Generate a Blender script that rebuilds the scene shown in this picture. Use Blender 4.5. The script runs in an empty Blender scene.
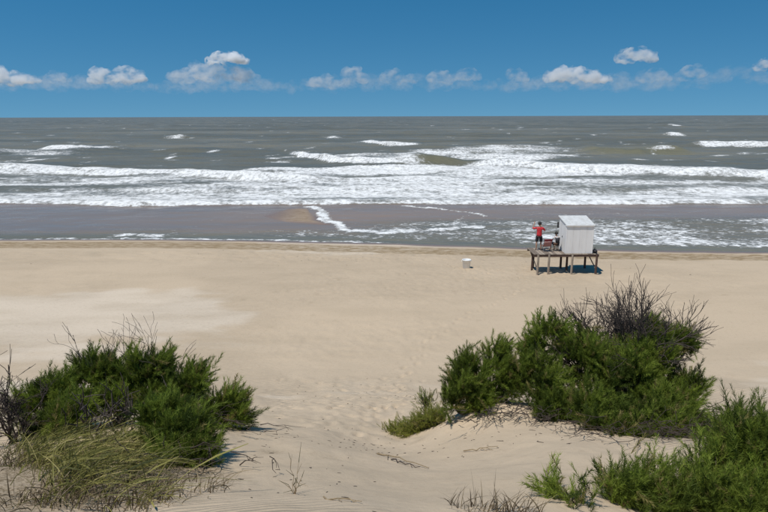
import bpy, bmesh, math, random
import numpy as np
from mathutils import Vector, Matrix, Euler

random.seed(7)
RNG = np.random.default_rng(11)
SC = bpy.context.scene
COL = SC.collection
R = math.radians

# ------------------------------------------------------------------ camera
cam_data = bpy.data.cameras.new('camera')
cam_data.sensor_width = 36.0
cam_data.lens = 27.98
cam_data.clip_start = 0.1
cam_data.clip_end = 120000.0
cam = bpy.data.objects.new('camera', cam_data)
COL.objects.link(cam)
cam.matrix_world = (Matrix.Translation((0, 0, 10.0)) @ Matrix.Rotation(R(90 - 13.18), 4, 'X')
                    @ Matrix.Rotation(R(-0.18), 4, 'Z'))
SC.camera = cam

# ------------------------------------------------------------------ sky and sun
SUN_ELEV = 67.0
SUN_FROM = Vector((-0.78, -0.62, 0)).normalized()      # horizontal direction towards the sun
world = bpy.data.worlds.new('World')
SC.world = world
world.use_nodes = True
wn = world.node_tree
wn.nodes.clear()
w_out = wn.nodes.new('ShaderNodeOutputWorld')
w_bg = wn.nodes.new('ShaderNodeBackground')
w_sky = wn.nodes.new('ShaderNodeTexSky')
w_sky.sky_type = 'NISHITA'
w_sky.sun_disc = False
w_sky.sun_elevation = R(SUN_ELEV)
w_sky.sun_rotation = math.atan2(SUN_FROM.x, SUN_FROM.y)
w_sky.altitude = 0
w_sky.air_density = 1.0
w_sky.dust_density = 0.0
w_sky.ozone_density = 1.0
w_hs = wn.nodes.new('ShaderNodeHueSaturation')
w_hs.inputs['Hue'].default_value = 0.490
w_hs.inputs['Saturation'].default_value = 1.45
w_hs.inputs['Value'].default_value = 1.0
w_bg.inputs['Strength'].default_value = 0.089
w_tc = wn.nodes.new('ShaderNodeTexCoord')
w_up = wn.nodes.new('ShaderNodeVectorMath'); w_up.operation = 'ADD'; w_up.inputs[1].default_value = (0, 0, .18)
w_nm = wn.nodes.new('ShaderNodeVectorMath'); w_nm.operation = 'NORMALIZE'
wn.links.new(w_tc.outputs['Generated'], w_up.inputs[0])
wn.links.new(w_up.outputs[0], w_nm.inputs[0])
wn.links.new(w_nm.outputs[0], w_sky.inputs['Vector'])
wn.links.new(w_sky.outputs[0], w_hs.inputs['Color'])
wn.links.new(w_hs.outputs[0], w_bg.inputs['Color'])
wn.links.new(w_bg.outputs[0], w_out.inputs['Surface'])

sun_data = bpy.data.lights.new('sun', 'SUN')
sun_data.energy = 4.0
sun_data.angle = R(0.53)
sun_data.color = (1.0, 0.962, 0.905)
sun = bpy.data.objects.new('sun', sun_data)
COL.objects.link(sun)
ce, se = math.cos(R(SUN_ELEV)), math.sin(R(SUN_ELEV))
SUN_DIR = Vector((SUN_FROM.x * ce, SUN_FROM.y * ce, se))
sun.rotation_euler = SUN_DIR.to_track_quat('Z', 'Y').to_euler()
sun.location = (-30, -10, 60)

SC.view_settings.view_transform = 'Standard'
SC.view_settings.look = 'None'
SC.view_settings.exposure = 0.0
SC.view_settings.gamma = 1.0
SC.view_settings.use_curve_mapping = False
SC.cycles.max_bounces = 10
SC.cycles.diffuse_bounces = 4
SC.cycles.glossy_bounces = 3
SC.cycles.transparent_max_bounces = 12
SC.cycles.volume_bounces = 8
SC.cycles.use_denoising = True

# ------------------------------------------------------------------ helpers
def tag(o, label=None, cat=None, group=None, kind=None):
    if label: o['label'] = label
    if cat: o['category'] = cat
    if group: o['group'] = group
    if kind: o['kind'] = kind
    return o

def empty(name, loc=(0, 0, 0), rz=0.0):
    o = bpy.data.objects.new(name, None)
    COL.objects.link(o)
    o.location = loc
    o.rotation_euler = (0, 0, rz)
    o.empty_display_size = 0.2
    return o

def link_mesh(name, me, mat, parent=None):
    o = bpy.data.objects.new(name, me)
    COL.objects.link(o)
    if mat is not None and len(me.materials) == 0:
        me.materials.append(mat)
    if parent is not None:
        o.parent = parent
    return o

def np_mesh(name, V, F, smooth=False, attrs=None):
    """V (n,3), F (m,k) array of polygons with k corners, attrs {name: float array per vertex}"""
    V = np.ascontiguousarray(V, dtype=np.float32)
    F = np.ascontiguousarray(F, dtype=np.int32)
    me = bpy.data.meshes.new(name)
    k = F.shape[1]
    me.vertices.add(len(V)); me.vertices.foreach_set('co', V.ravel())
    me.loops.add(F.size); me.loops.foreach_set('vertex_index', F.ravel())
    me.polygons.add(len(F))
    me.polygons.foreach_set('loop_start', np.arange(0, F.size, k, dtype=np.int32))
    if smooth:
        me.polygons.foreach_set('use_smooth', np.ones(len(F), dtype=bool))
    me.update(calc_edges=True)
    for a, v in (attrs or {}).items():
        at = me.attributes.new(a, 'FLOAT', 'POINT')
        at.data.foreach_set('value', np.ascontiguousarray(v, dtype=np.float32).ravel())
    return me

def grid_faces(nr, nc):
    i = np.arange(nr * nc).reshape(nr, nc)
    return np.stack([i[:-1, :-1], i[:-1, 1:], i[1:, 1:], i[1:, :-1]], -1).reshape(-1, 4)

def box_bm(bm, c, s, rot=None):
    m = Matrix.Translation(c) @ (rot.to_4x4() if rot else Matrix.Identity(4)) @ Matrix.Diagonal((s[0], s[1], s[2], 1))
    return bmesh.ops.create_cube(bm, size=1.0, matrix=m)['verts']

def bm_obj(name, bm, mat, parent=None, bevel=0.0, smooth=False):
    if bevel:
        bmesh.ops.bevel(bm, geom=list(bm.edges), offset=bevel, segments=1, affect='EDGES')
    me = bpy.data.meshes.new(name)
    bm.to_mesh(me); bm.free()
    if smooth:
        for p in me.polygons: p.use_smooth = True
    return link_mesh(name, me, mat, parent)

def box(name, c, s, mat, parent=None, rot=None, bevel=0.006):
    bm = bmesh.new(); box_bm(bm, Vector(c), s, rot)
    return bm_obj(name, bm, mat, parent, bevel)

def tubes(paths, sides=5):
    """paths: list of (points (n,3), radii (n,)) -> V, F (quads)"""
    Vs, Fs, off = [], [], 0
    ang = np.arange(sides) * 2 * np.pi / sides
    for P, r in paths:
        P = np.asarray(P, float); r = np.asarray(r, float); n = len(P)
        T = np.gradient(P, axis=0)
        T /= np.linalg.norm(T, axis=1)[:, None] + 1e-9
        ref = np.array([0.31, 0.87, 0.2]) if abs(T[0][2]) > .8 else np.array([0, 0, 1.0])
        A = np.cross(T, ref); A /= np.linalg.norm(A, axis=1)[:, None] + 1e-9
        B = np.cross(T, A)
        ring = P[:, None] + r[:, None, None] * (np.cos(ang)[None, :, None] * A[:, None] + np.sin(ang)[None, :, None] * B[:, None])
        Vs.append(ring.reshape(-1, 3))
        i = np.arange(n * sides).reshape(n, sides) + off
        j = np.roll(i, -1, axis=1)
        Fs.append(np.stack([i[:-1], j[:-1], j[1:], i[1:]], -1).reshape(-1, 4))
        off += n * sides
    return np.concatenate(Vs), np.concatenate(Fs)

# ---- numpy noise
def hash2(ix, iy, s):
    h = (ix.astype(np.int64) * 374761393 + iy.astype(np.int64) * 668265263 + s * 1442695041) & 0xffffffff
    h = ((h ^ (h >> 13)) * 1274126177) & 0xffffffff
    h = h ^ (h >> 16)
    return (h & 0xffffff) / float(0xffffff)

def vnoise(x, y, s=0):
    x = np.asarray(x, float); y = np.asarray(y, float)
    ix = np.floor(x); iy = np.floor(y); fx = x - ix; fy = y - iy
    fx = fx * fx * fx * (fx * (fx * 6 - 15) + 10); fy = fy * fy * fy * (fy * (fy * 6 - 15) + 10)
    a = hash2(ix, iy, s); b = hash2(ix + 1, iy, s); c = hash2(ix, iy + 1, s); d = hash2(ix + 1, iy + 1, s)
    return (a + (b - a) * fx) * (1 - fy) + (c + (d - c) * fx) * fy

def fbm(x, y, s=0, o=4, g=0.5):
    t = 0; a = 1; n = 0
    for k in range(o):
        t = t + a * (vnoise(x * 2 ** k + 17.3 * k, y * 2 ** k - 9.1 * k, s + k) * 2 - 1); n += a; a *= g
    return t / n

def sstep(a, b, x):
    t = np.clip((x - a) / (b - a), 0, 1)
    return t * t * (3 - 2 * t)

def gauss(x, y, cx, cy, sx, sy):
    return np.exp(-((x - cx) / sx) ** 2 - ((y - cy) / sy) ** 2)

def poly_dist(x, y, pts):
    """distance to a polyline and parameter 0..1 along it"""
    best = np.full(np.shape(x), 1e9)
    for (x0, y0), (x1, y1) in zip(pts[:-1], pts[1:]):
        dx, dy = x1 - x0, y1 - y0
        t = np.clip(((x - x0) * dx + (y - y0) * dy) / (dx * dx + dy * dy), 0, 1)
        best = np.minimum(best, np.hypot(x - x0 - t * dx, y - y0 - t * dy))
    return best

# ---- materials
def new_mat(name):
    m = bpy.data.materials.new(name); m.use_nodes = True
    nt = m.node_tree
    return m, nt, nt.nodes['Principled BSDF'], nt.nodes['Material Output']

def N(nt, typ, **kw):
    n = nt.nodes.new(typ)
    for k, v in kw.items():
        if k in n.inputs.keys(): n.inputs[k].default_value = v
        else: setattr(n, k, v)
    return n

def noise_n(nt, vec, scale, detail=4, rough=0.55):
    n = N(nt, 'ShaderNodeTexNoise', Scale=scale, Detail=detail, Roughness=rough)
    nt.links.new(vec, n.inputs['Vector'])
    return n

def mathn(nt, op, a, b=None, c=None, clamp=False):
    n = nt.nodes.new('ShaderNodeMath'); n.operation = op; n.use_clamp = clamp
    for i, v in enumerate((a, b, c)):
        if v is None: continue
        if isinstance(v, (int, float)): n.inputs[i].default_value = v
        else: nt.links.new(v, n.inputs[i])
    return n.outputs[0]

def mixc(nt, fac, a, b, blend='MIX'):
    n = nt.nodes.new('ShaderNodeMix'); n.data_type = 'RGBA'; n.blend_type = blend
    for sock, v in ((n.inputs[0], fac), (n.inputs[6], a), (n.inputs[7], b)):
        if isinstance(v, (int, float)): sock.default_value = v
        elif isinstance(v, tuple): sock.default_value = (*v, 1.0) if len(v) == 3 else v
        else: nt.links.new(v, sock)
    return n.outputs[2]

def ramp(nt, fac, lo, hi):
    n = nt.nodes.new('ShaderNodeMapRange'); n.interpolation_type = 'SMOOTHSTEP'
    nt.links.new(fac, n.inputs['Value'])
    n.inputs['From Min'].default_value = lo; n.inputs['From Max'].default_value = hi
    return n.outputs[0]

def attr(nt, name):
    n = nt.nodes.new('ShaderNodeAttribute'); n.attribute_name = name
    return n.outputs['Fac']

def mapping(nt, vec, scale, rot=(0, 0, 0)):
    n = nt.nodes.new('ShaderNodeMapping')
    nt.links.new(vec, n.inputs['Vector'])
    n.inputs['Scale'].default_value = scale; n.inputs['Rotation'].default_value = rot
    return n.outputs[0]

def objcoord(nt):
    return nt.nodes.new('ShaderNodeTexCoord').outputs['Object']

def paint_mat(name, col, rough=0.6, var=0.12, scale=6.0, dirt=None, stretch=(1, 1, 1)):
    m, nt, b, _ = new_mat(name)
    co = mapping(nt, objcoord(nt), stretch)
    n = noise_n(nt, co, scale, 5)
    dark = tuple(c * (1 - var * 2) for c in col) if dirt is None else dirt
    nt.links.new(mixc(nt, ramp(nt, n.outputs[0], .35, .75), col, dark), b.inputs['Base Color'])
    b.inputs['Roughness'].default_value = rough
    bp = N(nt, 'ShaderNodeBump', Strength=0.25, Distance=0.01)
    nt.links.new(noise_n(nt, co, scale * 8, 3).outputs[0], bp.inputs['Height'])
    nt.links.new(bp.outputs[0], b.inputs['Normal'])
    return m

# ------------------------------------------------------------------ beach and dune
WATER = -0.8
SHORE = np.array([(-400, 53), (-40.2, 53.0), (-34.7, 52.9), (-25.6, 52.8), (-18.4, 52.7), (-11.5, 52.1), (0.0, 50.7), (11.0, 48.9), (20.9, 47.6), (30.9, 46.8), (35.5, 46.3), (400, 45)])
PY = [-400, -60, -12, -3, 0, 3, 6, 10, 14, 18, 21, 25, 32, 38, 43, 46, 50, 56, 64, 76, 84, 120, 400]
PZ = [11, 9.5, 9.0, 8.75, 8.3, 7.35, 6.15, 4.45, 2.75, 1.3, .65, .3, .12, 0, -.22, -.5, -.8, -1.0, -1.05, -1.15, -1.5, -3, -12]
BAR = [(-14.5, 66.0), (-12.2, 71.6), (-10.3, 72.4), (-8.6, 71.9), (-7.4, 67.2), (-6.8, 63.1), (-5.0, 60.3), (-6.5, 60.1), (-8.7, 60.9), (-10.8, 61.5), (-14.5, 66.0)]

def in_poly(x, y, pts):
    ins = np.zeros(np.shape(x), bool)
    for (x0, y0), (x1, y1) in zip(pts[:-1], pts[1:]):
        if y0 == y1: continue
        c = (y0 > y) != (y1 > y)
        ins ^= c & (x < (x1 - x0) * (y - y0) / (y1 - y0) + x0)
    return ins

def terrain(x, y):
    x = np.asarray(x, float); y = np.asarray(y, float)
    yy = y + 0.5 * np.sin(x * .11 + .6) * np.clip((26 - y) / 20, 0, 1)
    yy = yy + (50 - np.interp(x, SHORE[:, 0], SHORE[:, 1])) * sstep(38, 46, y)
    z = np.zeros_like(yy)
    for d, w in ((-1.2, .25), (0, .5), (1.2, .25)):
        z = z + w * np.interp(yy + d, PY, PZ)
    z = z + .50 * gauss(x, y, 3.6, 11.0, 2.6, 1.7) + .15 * gauss(x, y, -3.9, 9.3, 2.4, 1.7) - .35 * gauss(x, y, .2, 10.5, 1.2, 4.0)
    z = z - .22 * gauss(x, y, 3.4, 5.6, 1.2, 1.0) + .28 * gauss(x, y, 1.9, 10.5, .9, .8)
    w = np.clip((24 - y) / 8, 0, 1)
    z = z + w * (.22 * fbm(x * .28, y * .28, 3, 3) + .05 * fbm(x * 1.1, y * 1.1, 9, 3))
    b = np.clip((y - 20) / 6, 0, 1) * np.clip((44 - y) / 6, 0, 1)
    z = z + b * .14 * fbm(x * .06, y * .12, 21, 3)
    # trodden hollow between the shrubs
    tr = sstep(20.5, 18.6, y + .5 * np.sin(x * .7)) * sstep(8.6, 10.5, y) * sstep(5, 2.2, np.abs(x + .6))
    z = z + tr * .045 * (fbm(x * 2.6, y * 2.2, 31, 2) - .25 * np.abs(fbm(x * 5, y * 4, 37, 2)))
    nearr = sstep(10.5, 8, y) * sstep(2, 4, y)
    z = z + nearr * .018 * fbm(x * 3.2, y * 2.4, 45, 3)
    # foot marks along the top of the beach
    z = z + .06 * sstep(40, 42, y) * sstep(47.5, 45.5, y) * fbm(x * 1.6, y * 2.0, 41, 2)
    z = z + (.06 * gauss(x, y, 10, 37.5, 5, 2.6) + .035 * sstep(20, 24, y) * sstep(42, 38, y) * sstep(-.05, .3, fbm(x * .09, y * .14, 49, 2))) * fbm(x * 2.6, y * 2.6, 43, 2)
    # sand bar in the runnel
    k = (y > 54) & (y < 80) & (np.abs(x) < 40)
    d = poly_dist(x[k], y[k], BAR); ins = in_poly(x[k], y[k], BAR)
    z[k] += sstep(-1.5, 1.4, np.where(ins, d, -d) + .5 * fbm(x[k] * .4, y[k] * .4, 47, 3)) * .31
    return z


def spaced(segs):
    out = [segs[0][0]]
    for a, b, s0, s1 in segs:
        x = a
        while True:
            t = (x - a) / (b - a)
            x += s0 + (s1 - s0) * t
            if x >= b - .5 * s1: break
            out.append(x)
        out.append(b)
    return np.array(out)

gx_pos = spaced([(0, 7, .065, .07), (7, 40, .09, .5), (40, 400, .8, 60), (400, 30000, 100, 8000)])
gx = np.concatenate([-gx_pos[:0:-1], gx_pos])
gy = spaced([(-3000, -20, 800, 6), (-20, 3.5, 3, .1), (3.5, 14, .06, .075), (14, 24, .075, .14), (24, 48, .14, .18), (48, 84, .3, .5), (84, 130, 2, 6)])
GX, GY = np.meshgrid(gx, gy)
GZ = terrain(GX, GY)
# footprints: heel-to-toe dents with a low rim, in trails
_r = np.random.default_rng(5)
TRAILS = [[(10.5, 36.8), (7, 33), (2.5, 25), (.2, 19.5), (-.4, 14), (-.3, 9.5)], [(9.4, 37.6), (6.2, 39.0), (2, 41), (-6, 43.5), (-22, 46)],
          [(9.6, 38.6), (9.0, 42), (9.8, 46.5)], [(10.6, 39.6), (11.5, 43), (12, 46)],
          [(-30, 44.5), (-14, 43.2), (4, 42.4), (20, 41.6), (30, 41)], [(13.6, 37.0), (16, 32), (14, 25), (9, 20)], [(-28, 46), (-8, 45), (6, 44), (24, 42.6)],
          [(.6, 19), (-1.8, 15), (-1.5, 11.5)], [(-2.2, 19), (0, 15.5), (.3, 11)]]
def dent(x, y, a, dep):
    i0, i1 = np.searchsorted(gx, (x - .5, x + .5)); j0, j1 = np.searchsorted(gy, (y - .5, y + .5))
    if i1 - i0 < 3 or j1 - j0 < 3: return
    dx, dy = GX[j0:j1, i0:i1] - x, GY[j0:j1, i0:i1] - y
    u, v = dx * math.cos(a) + dy * math.sin(a), -dx * math.sin(a) + dy * math.cos(a)
    q = (u / .17) ** 2 + (v / .085) ** 2
    GZ[j0:j1, i0:i1] += dep * (-np.exp(-q) + .45 * np.exp(-(np.sqrt(q) - 1.7) ** 2 * 3))
for tr_ in TRAILS:
    tr_ = np.array(tr_, float); s_ = np.concatenate([[0], np.cumsum(np.hypot(*np.diff(tr_, axis=0).T))])
    for k, t_ in enumerate(np.arange(0, s_[-1], .62)):
        x, y = np.interp(t_, s_, tr_[:, 0]), np.interp(t_, s_, tr_[:, 1])
        x2, y2 = np.interp(t_ + .3, s_, tr_[:, 0]), np.interp(t_ + .3, s_, tr_[:, 1])
        a_ = math.atan2(y2 - y + 1e-6, x2 - x)
        w_ = (.14 if k % 2 else -.14) + _r.normal() * .05
        dent(x - math.sin(a_) * w_ + _r.normal() * .06 + .5 * math.sin(t_ * .35), y + math.cos(a_) * w_ + _r.normal() * .06, a_ + _r.normal() * .2, _r.uniform(.03, .065))
for k in range(150):
    dent(10.5 + _r.normal() * 2.2, 37.6 + _r.normal() * 1.6, _r.uniform(0, 6.3), _r.uniform(.03, .06))
for k in range(120):
    dent(-.5 + _r.normal() * 1.3, 15 + _r.normal() * 2.2, _r.uniform(0, 6.3), _r.uniform(.02, .045))

def tz(x, y):
    """height of the beach mesh at a point"""
    i = min(max(int(np.searchsorted(gx, x)) - 1, 0), len(gx) - 2); j = min(max(int(np.searchsorted(gy, y)) - 1, 0), len(gy) - 2)
    fx = (x - gx[i]) / (gx[i + 1] - gx[i]); fy = (y - gy[j]) / (gy[j + 1] - gy[j])
    return float((GZ[j, i] * (1 - fx) + GZ[j, i + 1] * fx) * (1 - fy) + (GZ[j + 1, i] * (1 - fx) + GZ[j + 1, i + 1] * fx) * fy)
shy = np.interp(GX, SHORE[:, 0], SHORE[:, 1])
wet = sstep(-1.0, -.15, GY - shy + .35 * fbm(GX * .25, GY * .25, 51, 3))
damp = sstep(-5.6, -4.6, GY - shy + .5 * fbm(GX * .15, GY * .3, 53, 3)) * sstep(-.9, -1.6, GY - shy) 
pale = sstep(-.06, .10, .6 * fbm(GX * .05 + 3, GY * .10, 61, 4) + .12 * fbm(GX * .6, GY * 1.2, 63, 3) + .50 * gauss(GX, GY, -15, 29.3, 10, 3.2) - .3 * gauss(GX, GY, 6, 29, 14, 6) - .12)
rip = sstep(-.2, .3, fbm(GX * .12, GY * .12, 71, 3)) * sstep(48, 44, GY)
bardry = sstep(0.2, 1.6, np.where(in_poly(GX, GY, BAR), poly_dist(GX, GY, BAR), 0))
wet = wet * (1 - .62 * bardry * sstep(-13.5, -8.5, GX))
damp = np.maximum(damp, .85 * bardry)
humus = sstep(.0, .5, gauss(GX, GY, -3.4, 6.0, 1.5, 1.7) + .35 * gauss(GX, GY, 4.0, 9.2, 1.8, .7) + .5 * fbm(GX * 1.3, GY * 1.3, 77, 4) - .22)
V = np.stack([GX, GY, GZ], -1).reshape(-1, 3)
sand_me = np_mesh('beach', V, grid_faces(*GX.shape), True, dict(wet=wet, damp=damp, pale=pale, rip=rip, humus=humus))

m_sand, nt, b, out = new_mat('sand')
co = objcoord(nt)
big = noise_n(nt, mapping(nt, co, (.35, .9, .35)), .6, 4)
fine = noise_n(nt, co, 90, 3, .7)
mid = noise_n(nt, co, 7, 4, .6)
c_dry = mixc(nt, attr(nt, 'pale'), (.505, .398, .278), (.59, .492, .376))
c_dry = mixc(nt, mathn(nt, 'MULTIPLY', ramp(nt, big.outputs[0], .4, .7), .35), c_dry, (.40, .315, .215))
c_dry = mixc(nt, mathn(nt, 'MULTIPLY', ramp(nt, mid.outputs[0], .5, .75), .28), c_dry, (.33, .25, .17))
c_dry = mixc(nt, mathn(nt, 'MULTIPLY', ramp(nt, fine.outputs[0], .52, .72), .35), c_dry, (.27, .205, .14))
speck = noise_n(nt, mapping(nt, co, (.5, 1.3, 1)), 2.2, 5, .7)
dampf = mathn(nt, 'MULTIPLY', attr(nt, 'damp'), mathn(nt, 'ADD', ramp(nt, speck.outputs[0], .40, .66), .35), clamp=True)
c1 = mixc(nt, dampf, c_dry, (.26, .185, .10))
leafl = noise_n(nt, mapping(nt, co, (1, 1.6, 1)), 26, 4, .7)
c1 = mixc(nt, mathn(nt, 'MULTIPLY', attr(nt, 'humus'), mathn(nt, 'ADD', ramp(nt, leafl.outputs[0], .42, .62), .25), clamp=True), c1, (.16, .115, .062))
wetf = attr(nt, 'wet')
c2 = mixc(nt, wetf, c1, (.215, .150, .115))
nt.links.new(c2, b.inputs['Base Color'])
nt.links.new(mathn(nt, 'MULTIPLY_ADD', wetf, -.6, .92), b.inputs['Roughness'])
b.inputs['Specular IOR Level'].default_value = .25
wav = N(nt, 'ShaderNodeTexWave', Scale=2.6, Distortion=5.0, Detail=2.0)
wav.inputs['Detail Scale'].default_value = .7
nt.links.new(mapping(nt, co, (1, 1, 1), (0, 0, R(68))), wav.inputs['Vector'])
bp1 = N(nt, 'ShaderNodeBump', Strength=.8, Distance=.03)
nt.links.new(mathn(nt, 'MULTIPLY', wav.outputs['Fac'], attr(nt, 'rip')), bp1.inputs['Height'])
bp2 = N(nt, 'ShaderNodeBump', Strength=.45, Distance=.03)
dry_h = mathn(nt, 'MULTIPLY', mid.outputs[0], mathn(nt, 'SUBTRACT', 1.0, wetf))
nt.links.new(dry_h, bp2.inputs['Height']); nt.links.new(bp1.outputs[0], bp2.inputs['Normal'])
bp3 = N(nt, 'ShaderNodeBump', Strength=.35, Distance=.006)
nt.links.new(fine.outputs[0], bp3.inputs['Height']); nt.links.new(bp2.outputs[0], bp3.inputs['Normal'])
nt.links.new(bp3.outputs[0], b.inputs['Normal'])
beach = tag(link_mesh('beach', sand_me, m_sand), kind='structure')

# ------------------------------------------------------------------ sea
INNER = np.array([(-400, 76), (-57.0, 76.2), (-49.7, 76.9), (-44.2, 76.3), (-33.5, 73.9), (-25.6, 74.6), (-15.6, 74.8), (0.0, 74.9), (14.6, 74.6), (32.1, 74.2), (47.9, 73.9), (55.5, 73.7), (400, 73)])
OUTER = np.array([(-400, 140), (-90, 132), (-53, 129), (-35, 124), (-24, 126), (0, 130), (20, 135), (36, 131), (50, 127), (59, 120), (68, 115), (77, 113), (400, 110)])
# breakers: crest line, crest height, front width, back width, foam on front, trailing foam
BREAKERS = [
    ([(-200, 126), (-90.5, 124.5), (-78.0, 124.0), (-65.5, 123.6), (-53.3, 121.0), (-41.1, 117.5), (-33.3, 112.4), (-22.0, 108.4), (-9.1, 103.1)], 1.25, 2.4, 7, 1.05, .5),
    ([(-29.4, 186), (-22.9, 168), (-10.4, 146), (2.5, 138), (10.3, 136)], 1.6, 2.8, 9, 1.05, .75),
    ([(0, 140), (10.1, 137.0), (22, 139.2)], 1.7, 3.2, 9, 0.0, .3),
    ([(19.1, 136.3), (28.4, 133.3), (36.0, 125.6), (50.2, 120.6), (58.7, 114.2), (67.6, 108.4), (77.1, 106.4), (200, 103)], 1.35, 2.6, 8, 1.0, .45),
    ([(-122, 214), (-104.1, 210.7), (-94, 219)], 1.6, 4, 12, 1.0, .35),
    ([(109.7, 219), (120.5, 216), (133.2, 215), (153.7, 214), (220, 212)], 1.7, 4.5, 12, 1.05, .3),
    ([(153.5, 339), (168.7, 338.0)], 1.4, 5, 14, 1.0, .2),
    ([(-13.2, 266.0), (2.4, 238), (15.6, 233)], 1.3, 4, 12, 1.0, .2),
    ([(-34.5, 324), (-16.8, 308)], 1.1, 5, 12, .75, .4),
    ([(-117.5, 324), (-101.6, 316), (-98.8, 352)], 1.2, 5, 14, .85, .3),
    ([(60, 188), (75.6, 183), (94, 187)], 1.5, 4.5, 12, .12, .1),
    ([(78, 183), (90, 184)], .4, 1.6, 3, .8, .1),
    ([(304.4, 670), (328.1, 665)], 1.6, 9, 22, .9, .2),
    ([(-60, 74.8), (-49.7, 78.2), (-44.2, 77.6), (-33.5, 75.2), (-25.6, 75.9), (-15.6, 76.1), (0.0, 76.2), (14.6, 75.9), (32.1, 75.5), (47.9, 75.2), (120, 75)], .38, 1.1, 4, .95, .5),
    ([(-62, 93), (-30, 89), (0, 91), (22, 88), (60, 90)], .35, 1.6, 5, .55, .2),
]
BAR_FOAM = [[(-9.0, 72.9), (-7.2, 68.6), (-6.3, 63.8), (-4.6, 61.2), (-3.8, 57.8), (-1.8, 56.2), (2.5, 56.7), (6.5, 57.7), (9.7, 59.2)],
            [(2.0, 74.0), (6.7, 70.6), (9.9, 68.3), (11.4, 65.4)],
            [(6.0, 59.3), (8.2, 63.5), (10.1, 66.8)]]

ys = [44.0]
while ys[-1] < 45000: ys.append(ys[-1] + ys[-1] / 115.0)
ys = np.array(ys)
uc = np.linspace(-1, 1, 410)
uo = 1 + .02 * 1.33 ** np.arange(1, 22)
us = np.concatenate([-uo[::-1], uc, uo])
SX = us[None, :] * (.72 * ys[:, None] + 15)
SY = np.repeat(ys[:, None], len(us), 1)
inner = np.interp(SX, INNER[:, 0], INNER[:, 1])
outer = np.interp(SX, OUTER[:, 0], OUTER[:, 1])
shy = np.interp(SX, SHORE[:, 0], SHORE[:, 1])
offs = sstep(0, 40, SY - inner)
# swell and chop
SZ = np.full(SX.shape, WATER)
wob = 6 * fbm(SX * .012, SY * .012, 81, 3)
amp = (.10 + .42 * sstep(90, 220, SY)) * offs * sstep(9000, 1200, SY)
SZ += amp * (.7 * np.sin(2 * np.pi * (SY + wob * 1.6 + .06 * SX) / 31.0) * (1 + fbm(SX * .02, SY * .03, 83, 2)) + .45 * np.sin(2 * np.pi * (SY + .35 * SX + wob) / 14.0))
SZ += .75 * offs * sstep(3000, 500, SY) * fbm(SX * .05, SY * .12, 85, 3)
SZ += .16 * sstep(0, 12, SY - inner) * sstep(600, 200, SY) * fbm(SX * .22, SY * .35, 87, 3)
SZ += .03 * sstep(0, 3, SY - shy) * fbm(SX * .5, SY * .8, 89, 2)
foam = np.zeros(SX.shape); green = np.zeros(SX.shape)
# whitewater
zone = sstep(-.6, 1.2, SY - inner + .8 * fbm(SX * .35, SY * 0, 91, 3)) * sstep(3, -3, SY - outer + 3.0 * fbm(SX * .08, SY * .08, 93, 3))
t = (SY - inner) / (outer - inner)
mx_ = gauss(SX, SY, 8, 108, 30, 60)
dens = .56 + .16 * mx_ + .52 * np.exp(-((t - .12) / .14) ** 2) + .42 * sstep(.66, .92, t) + .18 * np.exp(-((t - .42) / .07) ** 2)
dens += .70 * fbm(SX * .035, SY * .14, 95, 4) + .25 * fbm(SX * .3, SY * .5, 97, 3) - .28 * gauss(SX, SY, -58, 94, 22, 9) - .12 * gauss(SX, SY, 52, 92, 26, 8)
foam = np.maximum(foam, zone * dens)
near = SY < 900
for k, (pts, h, wf, wb, fo, tr) in enumerate(BREAKERS):
    pts = np.array(pts)
    if pts[-1, 0] < pts[-2, 0]: pass
    px, py = pts[:, 0], pts[:, 1]
    o = np.argsort(px); px, py = px[o], py[o]
    rows = np.where((ys > py.min() - 4 * wf - 3) & (ys < py.max() + 9 * wb))[0]
    if not len(rows): continue
    sl = slice(rows[0], rows[-1] + 1)
    _SX, _SY = SX, SY
    SX, SY = SX[sl], SY[sl]
    yc = np.interp(SX, px, py) + .8 * wf * fbm(SX * .10, SX * 0 + k * 7.7, 101 + k, 4)
    L = px[-1] - px[0]
    e = min(6.0, .22 * L) if L > 26 else .5 * L
    fade = sstep(px[0] - .3 * e, px[0] + e, SX) * sstep(px[-1] + .3 * e, px[-1] - e, SX)
    d = SY - yc
    hh = h * fade * (.8 + .45 * fbm(SX * .09, SY * .0 + k, 131 + k, 3))
    bump = np.where(d < 0, np.exp(-(d / wf) ** 2), np.exp(-(d / wb) ** 2))
    SZ[sl] += hh * bump
    ff = sstep(-1.9 * wf, -1.35 * wf, d) * sstep(.55 * wb, 0.05 * wb, d) * fo
    ft = sstep(-.5, .2, d) * np.exp(-np.clip(d, 0, None) / (2.4 * wb)) * tr
    foam[sl] = np.maximum(foam[sl], fade * (ff * (.95 + .35 * fbm(SX * .3, SY * .3, 151 + k, 3))))
    foam[sl] = np.maximum(foam[sl], fade * ft * (1 + .9 * fbm(SX * .06, SY * .10, 171 + k, 4)))
    if fo < .3: green[sl] = np.maximum(green[sl], fade * np.exp(-((d + .6 * wf) / (1.3 * wf)) ** 2))
    SX, SY = _SX, _SY
# spreading foam behind the middle breaker and on the left
mc = np.interp(SX, [-22, 0, 20, 45, 62, 72], [166, 162, 176, 192, 198, 204]); mw = np.interp(SX, [-22, -8, 10, 30, 50, 62, 72], [2, 12, 28, 42, 38, 18, 6])
mt = (SY - mc) / mw
foam = np.maximum(foam, sstep(-22, -12, SX) * sstep(72, 50, SX) * sstep(1.15, .7, np.abs(mt)) * (.74 + .10 * mt + .70 * fbm(SX * .06, SY * .05, 191, 4)))
foam = np.maximum(foam, (.55 + .8 * fbm(SX * .05, SY * .09, 193, 4)) * gauss(SX, SY, -118, 188, 26, 34))
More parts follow.
